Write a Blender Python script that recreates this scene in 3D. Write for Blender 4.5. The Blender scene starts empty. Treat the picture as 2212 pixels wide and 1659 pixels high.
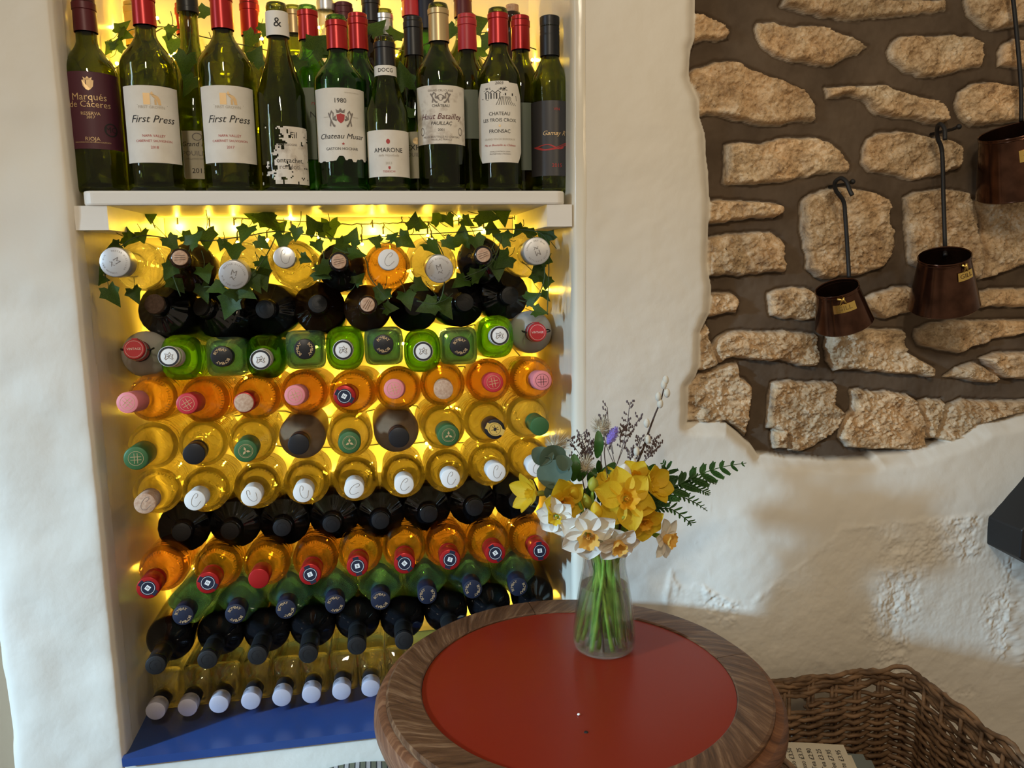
import bpy, math, random
import numpy as np
from mathutils import Vector, Matrix, Quaternion
random.seed(7); RS = np.random.RandomState(11)
SC = bpy.context.scene; COL = SC.collection
PI = math.pi
# ------------------------------------------------------------------ camera
CAM = Vector((0.0, -1.21, 1.35))            # niche front wall is the plane y = 0
FPX, PITCH, YAW, ROLL = 1705.0, 8.77, 9.88, -0.884
def _basis():
    p, y, r = (math.radians(a) for a in (PITCH, YAW, ROLL))
    f = Vector((math.sin(y)*math.cos(p), math.cos(y)*math.cos(p), -math.sin(p)))
    rt = Vector((math.cos(y), -math.sin(y), 0)); up = rt.cross(f)
    return rt*math.cos(r)+up*math.sin(r), up*math.cos(r)-rt*math.sin(r), f
RT, UP, FW = _basis()
cd = bpy.data.cameras.new('camera'); cam = bpy.data.objects.new('camera', cd); COL.objects.link(cam)
cd.sensor_width = 36; cd.lens = FPX/2212*36; cd.clip_start = 0.05
M = Matrix.Identity(4)
for i in range(3):
    M[i][0] = RT[i]; M[i][1] = UP[i]; M[i][2] = -FW[i]; M[i][3] = CAM[i]
cam.matrix_world = M; SC.camera = cam
def ray(px, py): return FW + RT*((px-1106)/FPX) - UP*((py-829.5)/FPX)
def onY(px, py, Y=0.0):                      # the point of the plane y = Y seen at that place in the photograph
    d = ray(px, py); return CAM + d*((Y-CAM.y)/d.y)
def onZ(px, py, Z):
    d = ray(px, py); return CAM + d*((Z-CAM.z)/d.z)
# ------------------------------------------------------------------ world, lights, exposure
SC.view_settings.view_transform = 'Standard'; SC.view_settings.look = 'None'
SC.view_settings.exposure = 0.40; SC.view_settings.gamma = 1.0; SC.view_settings.use_curve_mapping = False
W = bpy.data.worlds.new('world'); SC.world = W; W.use_nodes = True
bg = W.node_tree.nodes['Background']; bg.inputs[0].default_value = (1.0, 0.82, 0.60, 1); bg.inputs[1].default_value = 0.24
def area(name, loc, target, sx, sy, power, color, spread=180):
    l = bpy.data.lights.new(name, 'AREA'); l.shape = 'RECTANGLE'; l.size = sx; l.size_y = sy
    l.energy = power; l.color = color; l.spread = math.radians(spread)
    o = bpy.data.objects.new(name, l); COL.objects.link(o); o.location = loc
    o.rotation_euler = (Vector(target)-Vector(loc)).to_track_quat('-Z', 'Y').to_euler(); return o
def lamp(name, loc, power, color, r):
    l = bpy.data.lights.new(name, 'POINT'); l.energy = power; l.color = color; l.shadow_soft_size = r
    o = bpy.data.objects.new(name, l); COL.objects.link(o); o.location = loc; return o
area('window_daylight', (-3.8, -1.8, 2.1), (0.3, -0.05, 0.36), 0.14, 0.30, 6.8, (0.42, 0.70, 1.0), 27)
area('window_sky', (-2.3, -1.15, 2.0), (-0.1, 0.0, 0.95), 0.26, 0.95, 10.5, (0.62, 0.82, 1.0))
lamp('ceiling_lamp', (-0.15, -1.7, 2.3), 25, (1.0, 0.87, 0.67), 0.07)
lamp('bar_lamp', (0.62, -0.75, 1.68), 2.3, (1.0, 0.76, 0.46), 0.05)
cy_ = SC.cycles
cy_.max_bounces = 14; cy_.transmission_bounces = 14; cy_.glossy_bounces = 5; cy_.diffuse_bounces = 3
cy_.transparent_max_bounces = 12; cy_.sample_clamp_indirect = 4.0; cy_.blur_glossy = 1.0
# ------------------------------------------------------------------ materials
def mat(name, color=(0.8,0.8,0.8), rough=0.5, metal=0.0, trans=0.0, ior=1.45, spec=None, coat=0, emit=None, estr=0, sheen=0):
    m = bpy.data.materials.new(name); m.use_nodes = True
    b = m.node_tree.nodes['Principled BSDF']
    b.inputs['Base Color'].default_value = (*color, 1); b.inputs['Roughness'].default_value = rough
    b.inputs['Metallic'].default_value = metal; b.inputs['Transmission Weight'].default_value = trans
    b.inputs['IOR'].default_value = ior; b.inputs['Coat Weight'].default_value = coat
    if spec is not None: b.inputs['Specular IOR Level'].default_value = spec
    if emit: b.inputs['Emission Color'].default_value = (*emit, 1); b.inputs['Emission Strength'].default_value = estr
    if sheen: b.inputs['Sheen Weight'].default_value = sheen
    return m
def nodes(m): return m.node_tree.nodes, m.node_tree.links, m.node_tree.nodes['Principled BSDF']
def tex_noise(m, scale, detail=4, rough=0.55, obj=True, stretch=None):
    N, L, B = nodes(m); tc = N.new('ShaderNodeTexCoord'); n = N.new('ShaderNodeTexNoise')
    n.inputs['Scale'].default_value = scale; n.inputs['Detail'].default_value = detail; n.inputs['Roughness'].default_value = rough
    src = tc.outputs['Object']
    if stretch:
        mp = N.new('ShaderNodeMapping'); mp.inputs['Scale'].default_value = stretch; L.new(src, mp.inputs[0]); src = mp.outputs[0]
    L.new(src, n.inputs['Vector']); return n
def add_bump(m, scale, strength, dist=0.002, detail=4, stretch=None):
    N, L, B = nodes(m); n = tex_noise(m, scale, detail, stretch=stretch); b = N.new('ShaderNodeBump')
    b.inputs['Strength'].default_value = strength; b.inputs['Distance'].default_value = dist
    L.new(n.outputs['Fac'], b.inputs['Height'])
    if B.inputs['Normal'].links: L.new(B.inputs['Normal'].links[0].from_socket, b.inputs['Normal'])
    L.new(b.outputs[0], B.inputs['Normal']); return m
def vary(m, c1, c2, scale, lo=0.35, hi=0.65, detail=4, stretch=None):
    N, L, B = nodes(m); n = tex_noise(m, scale, detail, stretch=stretch); r = N.new('ShaderNodeValToRGB')
    r.color_ramp.elements[0].position = lo; r.color_ramp.elements[1].position = hi
    r.color_ramp.elements[0].color = (*c1, 1); r.color_ramp.elements[1].color = (*c2, 1)
    L.new(n.outputs['Fac'], r.inputs[0]); L.new(r.outputs[0], B.inputs['Base Color']); return m
MT = {}
MT['plaster'] = add_bump(add_bump(vary(mat('painted_plaster', rough=0.55), (0.72,0.665,0.56), (0.80,0.745,0.64), 3.0), 45, 0.25, 0.003), 9, 0.35, 0.006)
MT['gloss'] = add_bump(vary(mat('cream_gloss_paint', rough=0.22), (0.70,0.63,0.49), (0.78,0.71,0.57), 4), 30, 0.35, 0.002, stretch=(1,1,0.3))
MT['white_wood'] = add_bump(vary(mat('white_painted_wood', rough=0.35), (0.80,0.76,0.69), (0.86,0.83,0.77), 14, stretch=(0.15,1,1)), 60, 0.2, 0.001, stretch=(0.06,1,1))
MT['blue'] = add_bump(vary(mat('blue_gloss_paint', rough=0.28), (0.022,0.05,0.17), (0.03,0.065,0.21), 6), 25, 0.15, 0.001)
def glass(name, color, rough=0.0, thin=0.24):          # thin-walled bottle glass: part straight-through, part refracted
    m = mat(name, color, rough, trans=1.0, ior=1.45); N, L, B = nodes(m)
    add_bump(m, 22, 0.55, 0.0035, 2)
    t = N.new('ShaderNodeBsdfTransparent'); t.inputs[0].default_value = (*color, 1); x = N.new('ShaderNodeMixShader'); x.inputs[0].default_value = thin
    L.new(B.outputs[0], x.inputs[1]); L.new(t.outputs[0], x.inputs[2]); L.new(x.outputs[0], N['Material Output'].inputs[0]); return m
def glassy(n, c, r=0.0): MT[n] = glass(n+'_glass', c, r)
glassy('clear', (0.975,0.985,0.975)); glassy('lemon', (0.985,0.965,0.80)); glassy('amber', (0.98,0.79,0.50)); glassy('rose', (0.97,0.72,0.48))
glassy('lime', (0.50,0.86,0.22)); glassy('aqua', (0.72,0.90,0.94)); glassy('olive', (0.46,0.54,0.13)); glassy('emerald', (0.28,0.56,0.18))
glassy('dark_olive', (0.33,0.39,0.09)); glassy('brown', (0.55,0.25,0.08)); glassy('teal', (0.64,0.86,0.91))
for k_, tw in (('teal',0.92),('aqua',0.95)): MT[k_].node_tree.nodes['Principled BSDF'].inputs['Transmission Weight'].default_value = tw; MT[k_].node_tree.nodes['Principled BSDF'].inputs['Base Color'].default_value = (0.26,0.50,0.56,1)
MT['black_glass'] = mat('black_glass', (0.006,0.006,0.007), 0.05, ior=1.6)
MT['brown_black'] = mat('brown_black_glass', (0.022,0.010,0.004), 0.05)
MT['stoneware'] = add_bump(mat('grey_stoneware', (0.52,0.49,0.44), 0.28), 60, 0.1)
MT['frost'] = vary(mat('waxed_brown_bottle', rough=0.3), (0.20,0.13,0.075), (0.30,0.21,0.13), 18, stretch=(1,1,0.1))
MT['silver'] = mat('brushed_silver', (0.80,0.80,0.80), 0.32, 0.85)
MT['silver_satin'] = add_bump(mat('satin_silver', (0.62,0.61,0.60), 0.42, 0.6), 200, 0.1, 0.0005)
MT['lilac_silver'] = mat('pale_silver_cap', (0.62,0.60,0.68), 0.38, 0.45)
MT['emboss'] = glass('embossed_glass', (0.98,0.95,0.80), 0.15, 0.35)
MT['cork'] = vary(mat('cork', rough=0.9), (0.48,0.28,0.17), (0.62,0.42,0.28), 260)
MT['cork_dark'] = vary(mat('dark_cork', rough=0.8), (0.085,0.05,0.035), (0.13,0.08,0.055), 260)
MT['red'] = mat('red_foil', (0.42,0.014,0.014), 0.30, 0.35)
MT['crimson'] = mat('crimson_plastic', (0.55,0.03,0.04), 0.4)
MT['maroon'] = mat('maroon_foil', (0.10,0.012,0.018), 0.42, 0.1)
MT['pink'] = mat('pink_wax', (0.78,0.24,0.25), 0.5)
MT['green_foil'] = mat('green_foil', (0.05,0.14,0.045), 0.42, 0.1)
MT['yellow_foil'] = mat('yellow_foil', (0.72,0.46,0.10), 0.4)
MT['gold_foil'] = mat('gold_foil', (0.55,0.40,0.20), 0.35, 0.55)
MT['black_cap'] = mat('black_cap', (0.012,0.012,0.014), 0.38)
MT['charcoal_cap'] = add_bump(mat('charcoal_cap', (0.010,0.010,0.010), 0.45), 300, 0.2, 0.0005)
MT['white_cap'] = add_bump(mat('white_cap', (0.80,0.77,0.72), 0.5), 300, 0.05, 0.0003)
MT['white_print'] = mat('white_print', (0.85,0.83,0.78), 0.6)
MT['paper'] = add_bump(vary(mat('label_paper', rough=0.75), (0.74,0.70,0.63), (0.82,0.79,0.72), 30), 300, 0.1, 0.0004)
MT['old_paper'] = vary(mat('stained_paper', rough=0.85), (0.40,0.33,0.26), (0.78,0.73,0.65), 45, 0.3, 0.5)
MT['cream_paper'] = mat('cream_paper', (0.62,0.55,0.42), 0.75)
MT['purple_paper'] = mat('purple_label', (0.085,0.02,0.035), 0.5)
MT['grey_paper'] = mat('dark_grey_label', (0.05,0.048,0.052), 0.4)
MT['green_paper'] = mat('grey_green_label', (0.22,0.25,0.20), 0.6)
MT['ink'] = mat('black_ink', (0.02,0.018,0.018), 0.6)
MT['grey_ink'] = mat('grey_ink', (0.22,0.19,0.17), 0.6)
MT['faint_ink'] = mat('faint_ink', (0.5,0.45,0.38), 0.6)
MT['red_ink'] = mat('red_ink', (0.45,0.05,0.05), 0.6)
MT['gold_ink'] = mat('gold_ink', (0.72,0.50,0.26), 0.4, 0.4)
MT['navy'] = mat('navy_seal', (0.010,0.014,0.032), 0.5)
MT['brass'] = add_bump(mat('brass', (0.80,0.56,0.16), 0.25, 1.0), 120, 0.1, 0.0005)
MT['copper'] = add_bump(vary(mat('dark_copper', rough=0.17, metal=0.9), (0.060,0.027,0.016), (0.12,0.055,0.033), 30), 30, 0.12, 0.001)
MT['iron'] = add_bump(mat('black_iron', (0.018,0.017,0.017), 0.5, 0.3), 150, 0.3, 0.0006)
MT['cable'] = mat('dark_green_cable', (0.012,0.014,0.010), 0.5)
MT['bulb'] = mat('warm_led_bulb', (1,0.9,0.6), 0.3, emit=(1.0,0.61,0.045), estr=520)
def leafy(name, c1, c2, sc=40, rough=0.42, tr=0.35):
    m = add_bump(vary(mat(name, rough=rough), c1, c2, sc), 90, 0.25, 0.001); N, L, B = nodes(m)
    t = N.new('ShaderNodeBsdfTranslucent'); L.new(B.inputs['Base Color'].links[0].from_socket, t.inputs[0]); x = N.new('ShaderNodeMixShader'); x.inputs[0].default_value = tr
    L.new(B.outputs[0], x.inputs[1]); L.new(t.outputs[0], x.inputs[2]); L.new(x.outputs[0], N['Material Output'].inputs[0]); return m
MT['ivy'] = leafy('ivy_leaf', (0.03,0.075,0.008), (0.085,0.165,0.022))
MT['ivy_stem'] = mat('ivy_stem', (0.05,0.085,0.03), 0.6)
# ------------------------------------------------------------------ mesh helpers
class MB:
    def __init__(s): s.v = []; s.f = []; s.m = []; s.cur = 0
    def add(s, vs, fs):
        o = len(s.v); s.v += [tuple(v) for v in vs]; s.f += [tuple(i+o for i in f) for f in fs]; s.m += [s.cur]*len(fs); return s
    def box(s, lo, hi):
        x0,y0,z0 = lo; x1,y1,z1 = hi
        return s.add([(x0,y0,z0),(x1,y0,z0),(x1,y1,z0),(x0,y1,z0),(x0,y0,z1),(x1,y0,z1),(x1,y1,z1),(x0,y1,z1)],
                     [(0,3,2,1),(4,5,6,7),(0,1,5,4),(1,2,6,5),(2,3,7,6),(3,0,4,7)])
    def lathe(s, prof, seg=40, close=False, T=None):   # prof: (r, z) or (rx, ry, n, z)
        vs = []; fs = []; n = len(prof)
        for p in prof:
            if len(p) == 2: rx = ry = p[0]; e = 2.0; z = p[1]
            else: rx, ry, e, z = p
            for k in range(seg):
                a = 2*PI*k/seg; c, d = math.cos(a), math.sin(a)
                if e != 2.0:
                    q = (abs(c)**e+abs(d)**e)**(-1/e); c *= q; d *= q
                vs.append((rx*c, ry*d, z))
        for i in range(n if close else n-1):
            a = i*seg; b = ((i+1) % n)*seg
            for k in range(seg):
                k2 = (k+1) % seg; fs.append((a+k, a+k2, b+k2, b+k))
        if T: vs = [T @ Vector(v) for v in vs]
        return s.add(vs, fs)
    def tube(s, path, r, seg=6, cap=True, closed=False):
        P = [Vector(p) for p in path]; n = len(P); R = r if hasattr(r, '__len__') else [r]*n
        vs = []; fs = []; up = None
        for i, p in enumerate(P):
            t = (P[(i+1) % n if closed else min(i+1, n-1)]-P[(i-1) if closed else max(i-1, 0)])
            t = t.normalized() if t.length > 1e-9 else Vector((0,0,1))
            if up is None:
                up = Vector((0,0,1)) if abs(t.z) < 0.9 else Vector((1,0,0))
            a = t.cross(up); a = a.normalized() if a.length > 1e-6 else t.orthogonal().normalized(); b = a.cross(t); up = b
            for k in range(seg):
                g = 2*PI*k/seg; vs.append(p+a*(R[i]*math.cos(g))+b*(R[i]*math.sin(g)))
        for i in range(n if closed else n-1):
            j = (i+1) % n
            for k in range(seg):
                k2 = (k+1) % seg; fs.append((i*seg+k, i*seg+k2, j*seg+k2, j*seg+k))
        if cap and not closed: fs.append(tuple(range(seg-1,-1,-1))); fs.append(tuple((n-1)*seg+k for k in range(seg)))
        return s.add(vs, fs)
    def sphere(s, c, r, seg=10, rings=6, sc=(1,1,1)):
        vs = []; fs = []
        for i in range(rings+1):
            p = PI*i/rings
            for k in range(seg):
                a = 2*PI*k/seg; vs.append((c[0]+r*sc[0]*math.sin(p)*math.cos(a), c[1]+r*sc[1]*math.sin(p)*math.sin(a), c[2]+r*sc[2]*math.cos(p)))
        for i in range(rings):
            for k in range(seg):
                k2 = (k+1) % seg; fs.append((i*seg+k, (i+1)*seg+k, (i+1)*seg+k2, i*seg+k2))
        return s.add(vs, fs)
    def prism(s, poly, z0, z1):      # poly (x,y) counter-clockwise
        n = len(poly); vs = [(x,y,z0) for x,y in poly]+[(x,y,z1) for x,y in poly]
        fs = [tuple(range(n-1,-1,-1)), tuple(range(n,2*n))]+[(i,(i+1) % n,n+(i+1) % n,n+i) for i in range(n)]
        return s.add(vs, fs)
    def mesh(s, name, mats, smooth=True, angle=None):
        me = bpy.data.meshes.new(name); me.from_pydata(s.v, [], s.f)
        for m in (mats if isinstance(mats, (list,tuple)) else [mats]): me.materials.append(m)
        if len(me.materials) > 1: me.polygons.foreach_set('material_index', s.m)
        if smooth: me.polygons.foreach_set('use_smooth', [True]*len(me.polygons))
        if smooth and angle:
            me.set_sharp_from_angle(angle=math.radians(angle))
        me.update(); return me
def obj(name, me, parent=None, loc=None, M=None):
    o = bpy.data.objects.new(name, me); COL.objects.link(o)
    if parent: o.parent = parent
    if loc is not None: o.location = loc
    if M is not None: o.matrix_basis = M
    return o
def thing(name, label, cat, loc=(0,0,0), M=None, group=None):
    o = bpy.data.objects.new(name, None); COL.objects.link(o); o.empty_display_size = 0.02
    if M is not None: o.matrix_basis = M
    else: o.location = loc
    return tag(o, label, cat, group)
def tag(o, label, cat, group=None):
    o['label'] = label; o['category'] = cat
    if group: o['group'] = group
    return o
def struct(name, me, M=None):
    o = obj(name, me, M=M); o['kind'] = 'structure'; return o
def frame(loc, zdir, xhint=(1,0,0)):
    z = Vector(zdir).normalized(); x = Vector(xhint); x = (x-z*x.dot(z)).normalized(); y = z.cross(x)
    m = Matrix.Identity(4)
    for i in range(3): m[i][0] = x[i]; m[i][1] = y[i]; m[i][2] = z[i]; m[i][3] = loc[i]
    return m
_tc = {}
def text2d(s, size, shear=0.0, space=1.0):           # filled lettering as 2-D verts/faces, centred
    k = (s, size, shear, space)
    if k in _tc: return _tc[k]
    cu = bpy.data.curves.new('t', 'FONT'); cu.body = s; cu.size = size; cu.shear = shear; cu.space_character = space
    cu.resolution_u = 2; cu.align_x = 'CENTER'; cu.align_y = 'CENTER'
    o = bpy.data.objects.new('t', cu); me = bpy.data.meshes.new_from_object(o)
    vs = [tuple(v.co[:2]) for v in me.vertices]; fs = [tuple(p.vertices) for p in me.polygons]
    bpy.data.objects.remove(o); bpy.data.curves.remove(cu); bpy.data.meshes.remove(me)
    _tc[k] = (vs, fs); return vs, fs
def catmull(P, n=6):
    P = [Vector(p) for p in P]; out = []
    for i in range(len(P)-1):
        a = P[max(i-1,0)]; b = P[i]; c = P[i+1]; d = P[min(i+2,len(P)-1)]
        for k in range(n):
            t = k/n; out.append(0.5*((2*b)+(c-a)*t+(2*a-5*b+4*c-d)*t*t+(3*b-a-3*c+d)*t**3))
    out.append(P[-1]); return out
def vnoise(x, y, seed=0):                             # smooth 2-D value noise, numpy
    rs = np.random.RandomState(seed); T = rs.rand(256,256)
    xi = np.floor(x).astype(int); yi = np.floor(y).astype(int); u = x-xi; v = y-yi
    u = u*u*(3-2*u); v = v*v*(3-2*v); g = lambda a, b: T[a % 256, b % 256]
    return (g(xi,yi)*(1-u)+g(xi+1,yi)*u)*(1-v)+(g(xi,yi+1)*(1-u)+g(xi+1,yi+1)*u)*v-0.5
def fbm(x, y, oct=4, seed=0, gain=0.5):
    s = 0; a = 1.0
    for k in range(oct): s = s+a*vnoise(x*2**k+13.7*k, y*2**k+5.1*k, seed+k); a *= gain
    return s
def gridmesh(name, X, Y, Z, m):
    nz, nx = X.shape; v = np.stack([X,Y,Z], -1).reshape(-1,3)
    i = np.arange(nz*nx).reshape(nz,nx); f = np.stack([i[:-1,:-1],i[:-1,1:],i[1:,1:],i[1:,:-1]], -1).reshape(-1,4)
    me = bpy.data.meshes.new(name); me.vertices.add(len(v)); me.vertices.foreach_set('co', v.astype(np.float32).ravel())
    me.loops.add(f.size); me.loops.foreach_set('vertex_index', f.astype(np.int32).ravel())
    me.polygons.add(len(f)); me.polygons.foreach_set('loop_start', np.arange(0,f.size,4,dtype=np.int32))
    me.polygons.foreach_set('use_smooth', np.ones(len(f),bool)); me.materials.append(m); me.update(calc_edges=True); return me
# ------------------------------------------------------------------ setting
XL, XR, DEP, BACK = -0.406, 0.311, 0.332, 0.305   # BACK: where the bases of the lying bottles stop, the lights hang behind
ZSH, ZLED = CAM.z+0.1075, CAM.z-0.748
ZTOP = 2.1
def sheet(name, path, z0, z1, m, amp=0.0015, step=0.012):
    P = catmull([(p[0],p[1],0) for p in path], 5); nz = int((z1-z0)/step)+1
    zz = np.linspace(z0, z1, nz); n = len(P); X = np.zeros((nz,n)); Y = np.zeros((nz,n)); Z = np.repeat(zz[:,None], n, 1); s = 0
    for i, p in enumerate(P):
        if i: s += (P[i]-P[i-1]).length
        t = (P[min(i+1,n-1)]-P[max(i-1,0)]).normalized(); nn = Vector((t.y,-t.x,0))
        d = amp*(min(1.0, (n-1-i)/12) if name == 'wall_left' else 1)*fbm(zz*9+3, np.full(nz, s*9.0), 3, 5)*2
        X[:,i] = p.x+nn.x*d; Y[:,i] = p.y+nn.y*d
    return struct(name, gridmesh(name, X, Y, Z, m))
xle = onY(25, 1640, 0).x
sheet('wall_left', [(xle-0.012,0.34),(xle-0.006,0.25),(xle-0.003,0.12),(xle,0.022),(xle+0.006,0.005),(xle+0.03,0.0),(xle+0.07,0),(XL-0.05,0),(XL-0.012,0.0),(XL-0.003,0.004),(XL,0.013),(XL,0.04)],
      0.0, ZTOP, MT['plaster'], 0.004)
m_tan = add_bump(mat('tan_plaster', (0.42,0.33,0.22), 0.7), 30, 0.3)
struct('wall_far_left', MB().box((-1.6,0.10,0),(xle-0.004,0.14,ZTOP)).mesh('wall_far_left', m_tan, False))
sheet('wall_niche_left', [(XL,0.036),(XL,0.12),(XL,0.2),(XL,DEP+0.01)], ZLED-0.02, ZTOP, MT['gloss'], 0.0012)
sheet('wall_niche_right', [(XR,DEP+0.01),(XR,0.2),(XR,0.12),(XR,0.04),(XR,0.014),(XR+0.004,0.004),(XR+0.014,0.0),(XR+0.02,0.0)], 0.0, ZTOP, MT['gloss'], 0.0012)
struct('wall_back', MB().box((XL-0.02,DEP,0.4),(XR+0.02,DEP+0.03,ZTOP)).mesh('wall_back', MT['gloss'], False))
g = MB().box((XL-0.02,0.004,0.0),(XR+0.01,0.05,ZLED-0.0135))
struct('wall_below_niche', g.mesh('wall_below_niche', MT['plaster'], False))
g = MB(); g.box((XL-0.004,-0.006,ZLED-0.0135),(XR,DEP,ZLED))
struct('trim_ledge', g.mesh('trim_ledge', MT['blue'], False))
m_floor = add_bump(vary(mat('dark_floorboards', rough=0.5), (0.06,0.035,0.02), (0.13,0.08,0.045), 6, stretch=(0.2,3,1)), 30, 0.2)
struct('floor', MB().box((-2,-2.5,-0.03),(2.2,0.35,0)).mesh('floor', m_floor, False))
# stone wall and plaster to the right of the niche, one relief surface
A = lambda L: [(x/2.903+1450, y/2.903) for x, y in L]
B = lambda L: [(x/2.903+1450, y/2.903+480) for x, y in L]
STONES = [A([(150,40),(170,50),(260,60),(350,110),(415,150),(410,200),(340,220),(260,215),(200,235),(150,230)]),
A([(585,150),(600,115),(690,105),(780,130),(880,130),(1050,150),(1190,200),(1305,260),(1240,310),(1170,330),(1090,380),(940,380),(820,355),(700,320),(620,250),(585,200)]),
A([(750,0),(780,-40),(1800,-40),(1810,30),(1650,50),(1400,75),(1250,95),(1120,85),(1000,70),(870,35)]),
A([(1440,290),(1460,230),(1500,195),(1620,190),(1800,190),(1960,200),(2020,240),(2040,290),(2035,395),(1900,410),(1800,440),(1730,460),(1610,450),(1530,410),(1440,350)]),
A([(1930,0),(1930,-40),(2330,-40),(2330,110),(2130,150),(2060,155),(2010,120),(1950,60)]),
A([(150,430),(250,385),(380,350),(480,360),(560,410),(700,470),(820,510),(900,560),(965,640),(960,735),(850,745),(720,765),(600,760),(480,740),(350,710),(260,690),(210,710),(150,600)]),
A([(1030,530),(1200,515),(1380,505),(1480,540),(1600,570),(1720,600),(1780,650),(1800,720),(1770,760),(1700,755),(1580,720),(1450,715),(1370,700),(1310,650),(1270,600),(1200,580),(1100,590),(1040,600)]),
A([(1880,560),(1950,505),(2050,490),(2150,500),(2330,530),(2330,740),(2110,760),(2020,780),(1930,750),(1890,720),(1870,620)]),
A([(2135,300),(2160,250),(2230,220),(2330,230),(2330,400),(2140,390)]),
A([(385,900),(430,880),(620,880),(780,850),(930,840),(1060,870),(1130,930),(1180,1010),(1180,1065),(1050,1070),(880,1100),(760,1130),(620,1140),(400,1145),(370,1130),(385,1000)]),
A([(1300,850),(1350,815),(1480,805),(1620,820),(1700,850),(1760,830),(1830,860),(1900,900),(1905,960),(1870,1050),(1750,1080),(1640,1110),(1560,1120),(1450,1090),(1320,1060),(1270,1000),(1270,930)]),
A([(260,1255),(400,1245),(560,1255),(720,1265),(750,1300),(740,1340),(700,1365),(560,1355),(400,1390),(260,1400)]),
A([(875,1260),(930,1210),(1010,1180),(1130,1165),(1260,1175),(1350,1200),(1420,1240),(1430,1330),(1425,1390),(1460,1440),(1460,1493),(1450,1613),(1380,1683),(1250,1723),(1150,1733),(1030,1753),(960,1743),(910,1683),(900,1593),(870,1453)]),
A([(1535,1230),(1600,1200),(1760,1175),(1880,1180),(1930,1200),(1960,1260),(1990,1400),(2010,1600),(2000,1750),(1880,1750),(1700,1700),(1560,1650),(1545,1500)]),
A([(1975,1250),(2100,1230),(2330,1210),(2330,1640),(2150,1720),(2020,1755),(2030,1600),(2010,1400)]),
B([(260,100),(350,80),(560,60),(680,55),(740,90),(760,130),(750,200),(765,260),(760,310),(620,315),(480,335),(360,330),(250,350)]),
B([(260,450),(330,450),(420,450),(470,480),(480,510),(450,550),(470,570),(400,580),(260,600)]),
B([(665,450),(720,430),(820,415),(900,415),(960,450),(980,600),(900,620),(820,615),(720,600),(680,590),(670,520)]),
B([(1245,490),(1320,460),(1420,430),(1500,400),(1560,400),(1560,570),(1500,580),(1420,610),(1350,600),(1270,550)]),
B([(1830,510),(1900,480),(1960,450),(2080,420),(2330,420),(2330,535),(2080,535),(2000,545),(1900,530)]),
B([(295,800),(330,740),(400,700),(560,690),(700,690),(860,700),(960,715),(970,800),(975,860),(940,920),(860,910),(740,880),(600,870),(500,870),(400,860),(350,900),(320,870)]),
B([(1030,700),(1100,670),(1200,660),(1300,680),(1420,680),(1520,690),(1530,760),(1530,820),(1620,870),(1720,915),(1690,990),(1580,970),(1400,960),(1150,930),(1090,945),(1040,880),(1030,800)]),
B([(1600,680),(1700,640),(1820,620),(1960,630),(2100,620),(2330,620),(2330,700),(2120,740),(2030,770),(1950,790),(1880,835),(1780,820),(1700,800),(1620,780),(1590,720)]),
B([(1790,990),(1860,930),(1970,890),(2060,930),(2140,980),(2110,1020),(2000,1020),(1900,1000)]),
B([(2010,870),(2100,830),(2330,820),(2330,1000),(2150,990),(2080,930)]),
B([(110,1050),(200,960),(330,930),(400,900),(460,900),(470,980),(540,1030),(540,1100),(530,1250),(520,1370),(450,1300),(380,1270),(110,1270)]),
B([(680,1030),(720,1010),(900,1015),(1080,1020),(1090,1070),(1080,1150),(1130,1210),(1110,1280),(1050,1350),(960,1430),(860,1470),(790,1460),(780,1370),(700,1320),(650,1310),(660,1200),(665,1100)]),
B([(1195,1070),(1400,1075),(1540,1090),(1610,1140),(1620,1200),(1650,1330),(1640,1420),(1540,1450),(1400,1440),(1280,1450),(1160,1430),(1120,1380),(1120,1300),(1150,1230),(1200,1190)]),
B([(1630,1140),(1700,1125),(1770,1130),(1760,1230),(1720,1330),(1680,1380),(1650,1300)]),
B([(1780,1180),(1900,1130),(2050,1140),(2330,1130),(2330,1200),(2100,1250),(2000,1280),(1900,1330),(1800,1390),(1700,1370),(1760,1290)]),
B([(690,1330),(760,1320),(780,1380),(770,1450),(690,1450),(680,1390)]),
B([(200,700),(260,640),(280,720),(300,800),(330,900),(260,940),(190,940),(195,800)])]
OPEN = A([(190,-1500),(175,50),(175,230),(150,300),(150,480),(200,600),(215,720),(240,820),(250,950),(272,1250),(268,1400)])+B([(262,107),(262,250),(270,350),(278,400),(270,580),(240,640),(212,700),(208,900),(180,980),(130,1050),(130,1268),(380,1268),(450,1335),(520,1390),(560,1455),(700,1470),(840,1485),(1000,1495),(1260,1490),(1300,1460),(1500,1450),(1700,1400),(1870,1340),(2000,1270),(2400,1200)])+[(2420,890),(3600,700),(3600,-520)]
rq = random.Random(4)
for cx_, cy_r, n_ in ((1560,-95,5),(1500,-190,6),(1590,-290,5),(2345,0,3),(2360,110,2),(2330,235,2),(2350,350,2),(2340,480,2),(2370,590,2),(2340,690,2),(2360,790,2)):
    for k in range(n_):                                # stones outside the frame, for a view from the side
        x0, hw_, hh_ = cx_+k*205+rq.uniform(-10,10), rq.uniform(70,84), rq.uniform(32,44)
        STONES.append([(x0+hw_*math.copysign(abs(math.cos(a))**0.6, math.cos(a))*rq.uniform(.88,1.05), cy_r+hh_*math.copysign(abs(math.sin(a))**0.6, math.sin(a))*rq.uniform(.85,1.05)) for a in [2*PI*j/14 for j in range(14)]])
def wp(L, Y=0.0): return np.array([(q.x, q.z) for q in (onY(x, y, Y) for x, y in L)])
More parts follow.
